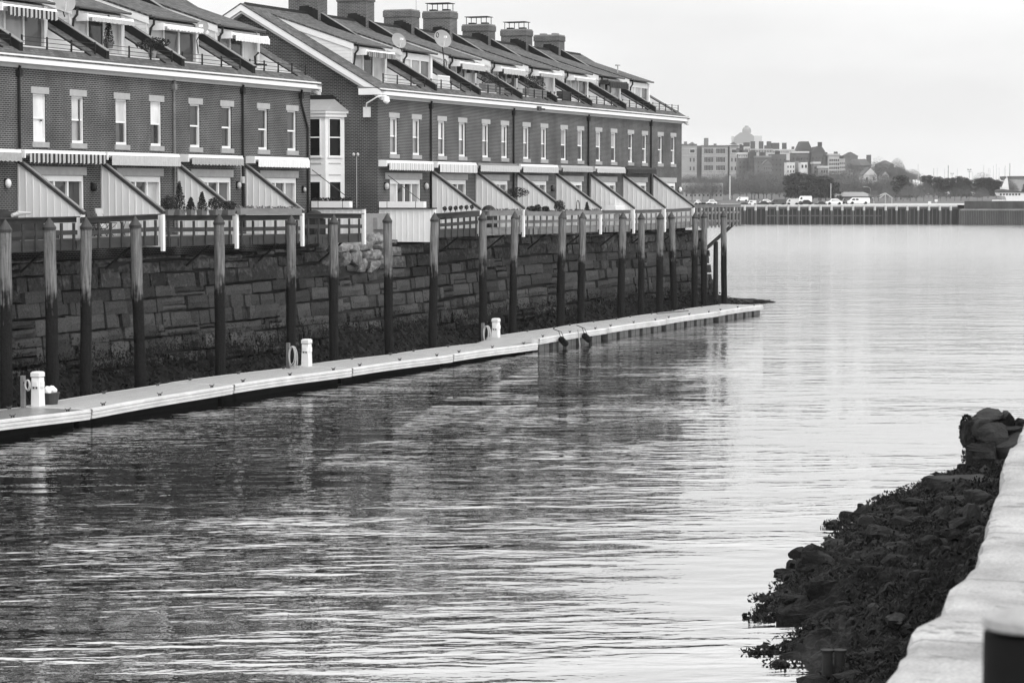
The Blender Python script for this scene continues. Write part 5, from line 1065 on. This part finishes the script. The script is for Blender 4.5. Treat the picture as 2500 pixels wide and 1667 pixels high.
# buildings on the far hill
WIN = plain('far_window', .03, .4, .2)
def building(px0, px1, py0, py1, d, v, label, dep=12, cols=0, rows=0, roof='flat', rh=0, trim=None, name='house', cat='house', ww=.45, wh=.55, top=.12, bot=.1, extra=None, wv=None, brk=False, rot=0.0):
    Wd = (px1-px0)/F*d; z0 = fz(py1, d); Hh = (py1-py0)/F*d; zg = 3.8-z0
    t = thing(name, label, cat, B3((px0+px1)/2, d, z0), 'buildings across the harbour', ROTF+rot, True)
    m = plain('far_wall_%d' % int(v*1000), v, .9, .18, .15)
    b = MB(); b.box(-Wd/2, Wd/2, 0, dep, zg, Hh); b.build('wall', m, t)
    if trim: b = MB(); b.box(-Wd/2-.3, Wd/2+.3, -.35, dep+.3, Hh-.1, Hh+.7); b.build('cornice', plain('far_trim_%d' % int(trim*100), trim, .9, .1), t)
    rm = plain('far_roof', .09, .95, .2, .3)
    if roof == 'gable': b = MB(); b.prism([(-Wd/2-.4, Hh-.05), (0, Hh+rh), (Wd/2+.4, Hh-.05)], 'y', -.2, dep); b.build('roof', rm, t); b = MB(); b.prism([(-Wd/2, Hh), (0, Hh+rh-.4), (Wd/2, Hh)], 'y', -.25, -.2); b.build('gable', m, t)
    if roof == 'hip': b = MB(); w = Wd/2+.6; b.add([(-w, -.6, Hh), (w, -.6, Hh), (w, dep+.6, Hh), (-w, dep+.6, Hh), (-w*.6, dep/2, Hh+rh), (w*.6, dep/2, Hh+rh)], [(0, 1, 5, 4), (1, 2, 5), (2, 3, 4, 5), (3, 0, 4), (3, 2, 1, 0)]); b.build('roof', plain('far_pale_roof', .22, .9, .2, .3) if dep > 14.9 else rm, t)
    if roof == 'mansard': b = MB(); b.prism([(-Wd/2-.3, Hh), (-Wd/2+1.3, Hh+rh), (Wd/2-1.3, Hh+rh), (Wd/2+.3, Hh)], 'y', -.2, dep); b.build('roof', rm, t)
    if cols:
        mw = wv or WIN; zt_, zb_ = Hh*(1-top), Hh*bot; rhh = (zt_-zb_)/rows; cw = Wd/cols
        for r in range(rows):
            for c in range(cols):
                x = -Wd/2+cw*(c+.5); z_ = zb_+rhh*(r+.5); b = MB(); b.box(x-cw*ww/2, x+cw*ww/2, -.09, -.02, z_-rhh*wh/2, z_+rhh*wh/2); w = b.build('window', mw, t)
    if roof == 'flat' and px1-px0 < 70:
        q = random.Random(int(px0*7+py0))
        for _ in range(2):
            b = MB(); x = q.uniform(-.4, .4)*Wd; k_ = q.uniform(.4, 1.1); b.box(x-k_, x+k_, 1.5, 3, Hh-.1, Hh+q.uniform(.6, 2.2)); b.build('roof_box', plain('far_wall_90', .09, .9, .18, .15), t)
    if extra: extra(t, Wd, Hh, dep)
    return t
# brick school of five blocks
SD = 1200
t = thing('school_building', 'large three-storey brick institutional block on the far hill', 'building', B3(1733, SD, fz(425, SD)), None, ROTF, True)
s = SD/F; X = lambda px: (px-1733)*s; Zs = lambda py: (425-py)*s
SB = plain('far_school_brick', .3, .9, .15, .2); SBD = plain('far_school_recess', .15, .9, .15, .2); ST = plain('far_school_trim', .5, .9, .1)
b = MB(); zg = 3.8-fz(425, SD)
b.box(X(1640), X(1700), 0, 20, zg, Zs(354)); b.box(X(1712.5), X(1776), 1, 20, zg, Zs(358)); b.box(X(1780), X(1801.5), 0, 20, zg, Zs(357)); b.build('wall', SB, t)
b = MB(); b.box(X(1700), X(1712.5), 4, 19, zg, Zs(356)); b.box(X(1776), X(1780), 4, 19, zg, Zs(358)); b.build('recess', SBD, t)
b = MB(); b.box(X(1640), X(1700.4), -.5, 20.3, Zs(354.5), Zs(352.5)); b.box(X(1712), X(1776.4), .5, 20.3, Zs(357.8), Zs(355.5)); b.box(X(1779.6), X(1802), -.5, 20.3, Zs(357), Zs(355)); b.build('cornice', SBD, t)
b = MB()
for a, c, yy in ((1640, 1700, -.12), (1712.5, 1776, .88), (1780, 1801.5, -.12)):
    for z_ in (364 if a != 1780 else 366, 380.5, 424): b.box(X(a), X(c), yy, yy+.12, Zs(z_), Zs(z_-.9))
b.build('string_course', ST, t)
b = MB()
for a, c in ((1683, 1694), (1784, 1795)):
    b.prism([(X(a-2), Zs(352.5)), (X((a+c)/2), Zs(347.5)), (X(c+2), Zs(352.5))], 'y', -.4, 6)
b.build('pediment', SBD, t)
for gx in (1719, 1748):
    for zz in (369.5, 390.5, 410.5):
        for k in range(3 if gx == 1719 else 3):
            x = X(gx+k*7.4+3); b = MB(); b.box(x-.62, x+.62, .86, .99, Zs(zz+6), Zs(zz-6)); w = b.build('window', WIN, t)
            b = MB(); b.box(x-.05, x+.05, .8, .86, Zs(zz+6), Zs(zz-6)); b.box(x-.75, x+.75, .8, .86, Zs(zz+7.1), Zs(zz+6)); b.build('frame', ST, w)
for wx in (1684.5, 1693, 1785.5, 1794):
    for zz in (391, 412): b = MB(); x = X(wx); b.box(x-.3, x+.3, -.12, 0, Zs(zz+4.5), Zs(zz-4.5)); b.build('window', WIN, t)
for wx in (1689, 1790.5):
    b = MB(); x = X(wx); b.box(x-1.1, x+1.1, -.2, -.1, Zs(373.5), Zs(366)); b.build('window', WIN, t); b = MB(); b.box(x-1.35, x+1.35, -.1, -.02, Zs(375.5), Zs(364.5)); b.build('window_surround', ST, t)
b = MB(); b.box(X(1720.5), X(1730), 5, 9, Zs(358), Zs(337.5)); b.build('chimney', SBD, t)
b = MB(); b.box(X(1671), X(1678), 5, 8, Zs(354), Zs(346)); b.box(X(1744), X(1750), 5, 8, Zs(356), Zs(351)); b.build('roof_plant', SBD, t)
# control tower far beyond
CD = 3000; s = CD/F; X = lambda px: (px-1822)*s; Zs = lambda py: (470-py)*s
t = thing('control_tower', 'hazy airport style control tower with angled shafts and round cab', 'tower', B3(1822, CD, 0), None, ROTF, True)
TC = plain('tower_concrete', .26, .9, .05); TL = plain('tower_pale', .5, .9, .05)
b = MB(); b.prism([(X(1791), 0), (X(1791), Zs(322)), (X(1806), Zs(310.5)), (X(1827), Zs(310.5)), (X(1839), Zs(319)), (X(1839), 0)], 'y', 0, 12); b.build('shaft', TC, t)
b = MB(); b.box(X(1785.5), X(1791), 4, 10, 0, Zs(319)); b.box(X(1839), X(1859), 3, 10, 0, Zs(318)); b.build('side_shaft', TL, t)
b = MB(); b.cyl(X(1822), 5, Zs(311), Zs(303), 6.5*s*1.0*1.7, 10.8*s, 20); b.cyl(X(1822), 5, Zs(303), Zs(298), 10.8*s, 8*s, 20); b.cyl(X(1822), 5, Zs(298), Zs(294), 5*s, 4.5*s, 16); b.build('cab', TC, t)
b = MB(); b.box(X(1798), X(1836), -.5, 0, Zs(342), Zs(338)); b.box(X(1798), X(1836), -.5, 0, Zs(350), Zs(346)); b.build('window_band', TL, t)
wtd = plain('far_white_paint', .6, .9, .06)
building(1801, 1828, 377, 386, 1120, .6, 'narrow white top storey right of the brick school', 8, 6, 1, ww=.4, wh=.5, trim=.6)
building(1801, 1829, 386, 430, 1119, .13, 'brick block under narrow white storey, beside the school', 9, 3, 3, ww=.2, wh=.4)
building(1829, 1845, 372, 430, 1110, .07, 'dark narrow brick house right of the school block', 9, 3, 4, ww=.3, wh=.4)
building(1800, 1815, 362, 380, 1150, .12, 'small dark rooftop house with arched window', 8, 1, 1)
building(1816, 1830, 359, 376, 1145, .5, 'pale rooftop house with tall window bars', 8, 4, 1, ww=.4, wh=.7)
def chims(xs, h=3.5):
    def f(t, W_, H_, dep):
        for u in xs: b = MB(); x = -W_/2+W_*u; b.box(x-1.0, x+1.0, 2, 4, H_-.5, H_+h); b.build('chimney', plain('far_wall_90', .09, .9, .18, .15), t)
    return f
building(1831, 1885, 364, 376, 1160, .4, 'long pale terrace with chimneys, left half of hill crest', 10, 14, 1, extra=chims((.12, .5, .85)), ww=.5, wh=.6)
building(1885, 1944, 365, 377, 1162, .5, 'long pale terrace with chimneys, right half of hill crest', 10, 12, 1, extra=chims((.05, .2, .5), 3), ww=.4, wh=.6)
building(1846, 1880, 385, 440, 1060, .12, 'flat-roofed brick house with small windows in middle of hill', 10, 4, 4, ww=.25, wh=.3, trim=.2)
building(1880, 1918, 377, 440, 1070, .11, 'brick house with one arched window in middle of hill', 10, 4, 4, ww=.25, wh=.3)
building(1919, 1939, 397, 440, 980, .6, 'white house with two balconies above the evergreens', 9, 3, 3, ww=.4, wh=.5)
building(1939, 1953, 394, 440, 985, .2, 'grey narrow house between two white ones', 9)
building(1953, 1970, 397, 416, 975, .65, 'white boxy upper storey with square window', 8, 2, 1, ww=.5, wh=.5)
building(1953, 1970, 416, 440, 976, .25, 'brick lower storey under white box', 8, 3, 1)
building(1932, 1972, 374, 440, 1075, .12, 'dark veranda house below the mansard building', 9, 6, 4, trim=.5, ww=.5, wh=.4)
building(1946, 1979, 366, 440, 1090, .085, 'tall dark house with steep roof on the skyline', 10, 0, 0, roof='mansard', rh=3.6)
building(1979, 2012, 373, 440, 1088, .095, 'dark brick house with lit bay windows right of skyline roof', 10, 4, 5, roof='mansard', rh=2.5, ww=.25, wh=.35)
building(1992, 2002, 358, 374, 1095, .1, 'dark chimney-like attic above brick house', 6)
building(1985, 2000, 400, 440, 970, .18, 'bay fronted grey house above evergreens', 9, 2, 3, trim=.45, ww=.55, wh=.5)
building(2013, 2022, 382, 440, 1065, .1, 'dark side wing of pale apartment block', 9)
building(2022, 2047, 380, 440, 1060, .42, 'pale apartment block with grid of large windows', 11, 5, 5, ww=.62, wh=.6, trim=.4)
building(2047, 2061, 388, 440, 1062, .38, 'pale apartment wing with balconies', 11, 3, 4, ww=.55, wh=.4)
building(2058, 2092, 382, 440, 1180, .14, 'grey slope-roofed house behind apartments', 10, 0, 0, roof='gable', rh=2)
building(2075, 2122, 405, 440, 1100, .16, 'long low grey house with dark roof behind gabled one', 10, 7, 2, roof='hip', rh=3, ww=.3, wh=.4)
building(2092, 2124, 397, 440, 1150, .1, 'dark roofed house on the falling ridge', 10, 3, 3, roof='gable', rh=1.6, extra=chims((.9,)))
building(2106, 2140, 428, 446, 900, .5, 'white gable-fronted house among the bare trees', 12, 2, 1, roof='gable', rh=3.0, ww=.2, wh=.6)
building(2068, 2081, 413, 434, 980, .4, 'small pale house left of gabled white one', 8, 2, 2)
building(2140, 2180, 402, 440, 1250, .16, 'dim hillside house behind bare trees', 10, 5, 3, roof='gable', rh=2, ww=.3, wh=.4)
building(1670, 1764, 447, 486, 700, .32, 'low pale apartment house hidden behind bare trees', 12, 9, 3, ww=.35, wh=.45)
building(2058, 2128, 480, 490, 640, .2, 'low shed with wide pale hip roof behind the white van', 15, 5, 1, roof='hip', rh=(480-469)/F*640, name='hip_roofed_shed', cat='shed')
building(2467, 2620, 435, 486, 900, .3, 'grey flat building at the right edge with dark roof box', 20, 0, 0, trim=.1, name='warehouse', cat='building')
building(2150, 2168, 428, 446, 980, .35, 'pale little house right of the white gabled one', 8, 3, 2, roof='gable', rh=1.8, ww=.35, wh=.45)
building(2182, 2204, 420, 446, 1150, .14, 'low dark house on the tail of the ridge', 10, 4, 2, roof='gable', rh=2.2, ww=.3, wh=.4)
building(2206, 2226, 434, 450, 1150, .24, 'smallest grey house at the foot of the ridge', 9, 3, 1, roof='gable', rh=1.8, ww=.3, wh=.4)
building(2002, 2020, 410, 440, 960, .26, 'grey house with white window bands above evergreens', 9, 3, 2, trim=.5, ww=.5, wh=.5)
building(1862, 1884, 402, 440, 1000, .16, 'brick rear house with lean roof in middle of hill', 9, 4, 3, roof='gable', rh=2, ww=.3, wh=.35)
b = MB()
for a, c in (((2128, 484), (2160, 472)), ((2160, 472), (2178, 484)), ((2146, 484), (2160, 473))):
    A, C_ = far(a[0], 620), far(c[0], 620); b.tube([(A[0], A[1], fz(a[1], 620)), (C_[0], C_[1], fz(c[1], 620))], .14, 4)
for px in (2132, 2160, 2176): A = far(px, 620); b.tube([(A[0], A[1], 4.2), (A[0], A[1], fz(482 if px != 2160 else 472, 620))], .12, 4)
b.build('open_roof_frame', SOFFIT, label='open pale roof frame right of the hip roofed shed', cat='shelter')
for k, (px, py) in enumerate([(2268, 495), (2284, 490)]):
    t = thing('sign_board', ['lower', 'higher'][k]+' small blank white board on the far pier rail', 'sign', B3(px, 570, 4.2), 'white boards on the far pier', ROTF, True); zz = fz(py, 570)-4.2; b = MB(); b.box(-.35*1, .35, -.05, .05, zz-.25, zz+.3); b.build('board', wtd, t); b = MB(); b.box(-.05, .05, 0, .06, 0, zz); b.build('post', SOFFIT, t)
# ferry and small boats
FD = 600; s = FD/F; X = lambda px: (px-2470)*s; Zs = lambda py: fz(py, FD)
t = thing('ferry_boat', 'white passenger boat with row of dark windows behind the right pier', 'boat', B3(2470, FD, 0), None, ROTF, True)
b = MB(); b.prism([(X(2436), Zs(471)), (X(2440), Zs(478)), (X(2452), Zs(480)), (X(2456), Zs(492)), (X(2500), Zs(492)), (X(2498), Zs(471))], 'y', 0, 5); b.build('cabin', wtd, t)
b = MB(); b.prism([(X(2436), Zs(465)), (X(2446), Zs(462)), (X(2500), Zs(469)), (X(2500), Zs(471)), (X(2436), Zs(470))], 'y', -.2, 5.2); b.build('canopy', PP, t)
b = MB()
for k in range(7): b.box(X(2439+k*7.5), X(2443.5+k*7.5), -.06, 0, Zs(477.3), Zs(472.8))
b.build('window', WIN, t)
b = MB(); b.prism([(X(2438), 0), (X(2430), Zs(488)), (X(2456), Zs(488)), (X(2520), Zs(491)), (X(2520), 0)], 'y', .3, 5); b.build('hull', wtd, t)
b = MB(); b.box(X(2445), X(2458), .5, 3, Zs(465), Zs(457)); b.prism([(X(2444), Zs(465)), (X(2456), Zs(436)), (X(2460), Zs(436)), (X(2464), Zs(467))], 'y', 1.2, 2.2); b.tube([(X(2463), 1.5, Zs(467)), (X(2458), 1.5, Zs(430))], .12, 5); b.tube([(X(2462), 1.5, Zs(446)), (X(2440), 1.5, Zs(440))], .08, 4); b.build('mast', wtd, t)
t = thing('motor_boat', 'small white motor boat drawn up at the right pier corner', 'boat', B3(2437, 560, fz(500, 560)), None, ROTF, True)
b = MB(); b.prism([(-1.6, .1), (-1.9, .7), (-1.2, 1.0), (1.0, 1.0), (1.5, .6), (1.2, .0)], 'y', -.7, .7); b.build('hull', wtd, t); b = MB(); b.box(-.9, .6, -.72, .72, .62, .82); b.build('window', WIN, t)
# trees
BARK = plain('bare_twigs', .12, .9, .25, 1, spec=.1); PINE = plain('pine_needles', .045, .9, .5, .8)
def bare_tree(h, seed):
    rnd = random.Random(seed); t = thing('bare_tree', 'x', 'tree', (0, 0, 0), 'bare winter trees across the harbour', 0, True)
    tr = MB(); br = MB()
    def grow(p, d, L_, r, lv):
        q = [p[i]+d[i]*L_ for i in range(3)]; (tr if lv == 0 else br).tube([p, q], r, 4 if lv < 2 else 3, r*.65)
        if lv >= 4: return
        for _ in range([5, 4, 4, 4][lv]):
            a = rnd.uniform(0, 2*pi); sp_ = rnd.uniform(.35, .85); e = [d[0]+sp_*cos(a), d[1]+sp_*sin(a), d[2]*.9+.15]; n = math.sqrt(sum(c*c for c in e)); e = [c/n for c in e]
            u = rnd.uniform(.45, 1) if lv else rnd.uniform(.6, 1); s_ = [p[i]+d[i]*L_*u for i in range(3)]; grow(s_, e, L_*rnd.uniform(.55, .78), r*.5, lv+1)
    grow((0, 0, 0), (0, 0, 1), h*.3, h*.02, 0)
    tr.build('trunk', BARK, t)
    for _ in range(2600):
        a = rnd.uniform(0, 2*pi); rr = h*.42*math.sqrt(rnd.random()); zz = h*(.3+.68*rnd.random()*(1-.6*(rr/(h*.42))**2)); x, y = rr*cos(a), rr*sin(a)
        dx, dy, dz = rnd.uniform(-1, 1)+x/h, rnd.uniform(-1, 1)+y/h, rnd.uniform(.3, 1.6); k = h*.045; w = .055
        br.face([(x-w, y, zz), (x+w, y, zz), (x+dx*k, y+dy*k, zz+dz*k)])
    br.build('crown', BARK, t); return t
def pine_tree(h, seed, wide):
    rnd = random.Random(seed); t = thing('evergreen_tree', 'x', 'tree', (0, 0, 0), 'dark evergreens across the harbour', 0, True)
    b = MB(); b.cyl(0, 0, 0, h*.8, h*.025, h*.008, 7); b.build('trunk', BARK, t); b = MB()
    for _ in range(52):
        u = rnd.uniform(.16, .97); a = rnd.uniform(0, 2*pi); R = h*wide*(1-.55*u**2)*rnd.uniform(.3, 1); b.leaves(R*cos(a), R*sin(a), h*u, h*.13, h*.13, h*.09, 75, h*.055, .1)
    b.build('crown', PINE, t); return t
BT = [bare_tree(12, 1), bare_tree(12, 2), bare_tree(12, 3)]; PT = [pine_tree(12, 4, .36), pine_tree(12, 5, .44)]
rnd = random.Random(11); nb = 0; used = [False]*5
def plant(kind, px, py0, py1, d, lab, wid=1.0):
    src = (BT+PT)[kind]; h = (py1-py0)/F*d; sc = h/12; x, y, _ = B3(px, d); loc = (x, y, fz(py1, d)); ro = rnd.uniform(0, 6)
    if not used[kind]: used[kind] = True; src.location = loc; src.scale = (sc*wid, sc*wid, sc); src.rotation_euler = (0, 0, ro); src['label'] = lab; return
    dup(src, loc, ro, (sc*wid, sc*wid, sc), lab)
specs = []
for k in range(56):
    px = 1668+k*10.3+rnd.uniform(-5, 5); specs.append((rnd.randrange(3), px, 428+rnd.uniform(-12, 14)+(22 if px > 2200 else 0), 491, rnd.uniform(650, 800), 1.15))
for k in range(16): px = 2130+k*18+rnd.uniform(-5, 5); specs.append((rnd.randrange(3), px, 455+rnd.uniform(-14, 10), 491, rnd.uniform(610, 640), 1.2))
for k in range(18): px = 1830+k*17+rnd.uniform(-5, 5); specs.append((rnd.randrange(3), px, 415+rnd.uniform(-6, 14), 452, rnd.uniform(860, 960), 1.2))
for k in range(26): px = 1668+k*9+rnd.uniform(-4, 4); specs.append((rnd.randrange(3), px, 428+rnd.uniform(-5, 10), 456, rnd.uniform(830, 900), 1.3))
for k in range(14): px = 2135+k*9+rnd.uniform(-4, 4); specs.append((rnd.randrange(3), px, 398+k*2.2+rnd.uniform(-6, 8), 446, rnd.uniform(980, 1040), 1.2))
for k in range(24): px = 2225+k*10.5+rnd.uniform(-4, 4); specs.append((rnd.randrange(3), px, 440+rnd.uniform(-8, 10), 482, rnd.uniform(825, 900), 1.3))
specs += [(0, 2142, 382, 440, 1050, 1.1), (1, 2188, 385, 440, 1060, .8), (2, 2082, 388, 436, 940, 1.0), (2, 2160, 400, 440, 1050, 1.2), (0, 2200, 410, 445, 1050, 1.3), (1, 2225, 412, 450, 1050, 1.3), (0, 2395, 420, 478, 800, 1.2), (1, 2245, 420, 450, 1050, 1.3), (2, 1715, 435, 489, 620, 1.0), (1, 1690, 440, 489, 615, .9)]
specs.sort(key=lambda a: a[1]); CNT = {}
for k, (kd, px, a, c, d, w) in enumerate(specs):
    near = 'front' if d < 645 else ('middle' if d < 820 else 'rear'); CNT[near] = CNT.get(near, 0)+1
    plant(kd, px, a, c, d, 'bare grey tree in the %s row across the harbour, %s from the left' % (near, ordw(CNT[near])), w)
ev = [(1930, 428, 490, 640), (1950, 424, 490, 645), (1975, 428, 490, 640), (1998, 434, 490, 640), (2015, 432, 490, 645), (2035, 446, 490, 640), (1962, 440, 490, 625), (2198, 431, 488, 640), (2213, 446, 488, 640), (2262, 430, 478, 690), (2290, 434, 485, 690), (2318, 436, 485, 690), (2345, 433, 485, 690), (2358, 440, 485, 680), (2390, 436, 484, 720), (2410, 436, 484, 720), (2430, 441, 484, 720), (2505, 450, 484, 700)]
for k, (px, a, c, d) in enumerate(ev):
    plant(3+k % 2, px, a, c, d, ORD[k]+' dark evergreen tree from the left along the far shore', 1.05 if k < 7 else 1.15)

# ---------------------------------------------------------------- haze
b = MB(); b.box(-60, 5200, -1200, 2600, -1, 125)
m = bpy.data.materials.new('haze'); m.use_nodes = True; nt = m.node_tree; nt.nodes.clear(); pv = N(nt, 'ShaderNodeVolumePrincipled'); pv.inputs['Color'].default_value = grey(.95); pv.inputs['Density'].default_value = .000105
oo = N(nt, 'ShaderNodeOutputMaterial'); nt.links.new(pv.outputs[0], oo.inputs['Volume'])
hz = b.build('haze', m, kind='stuff')
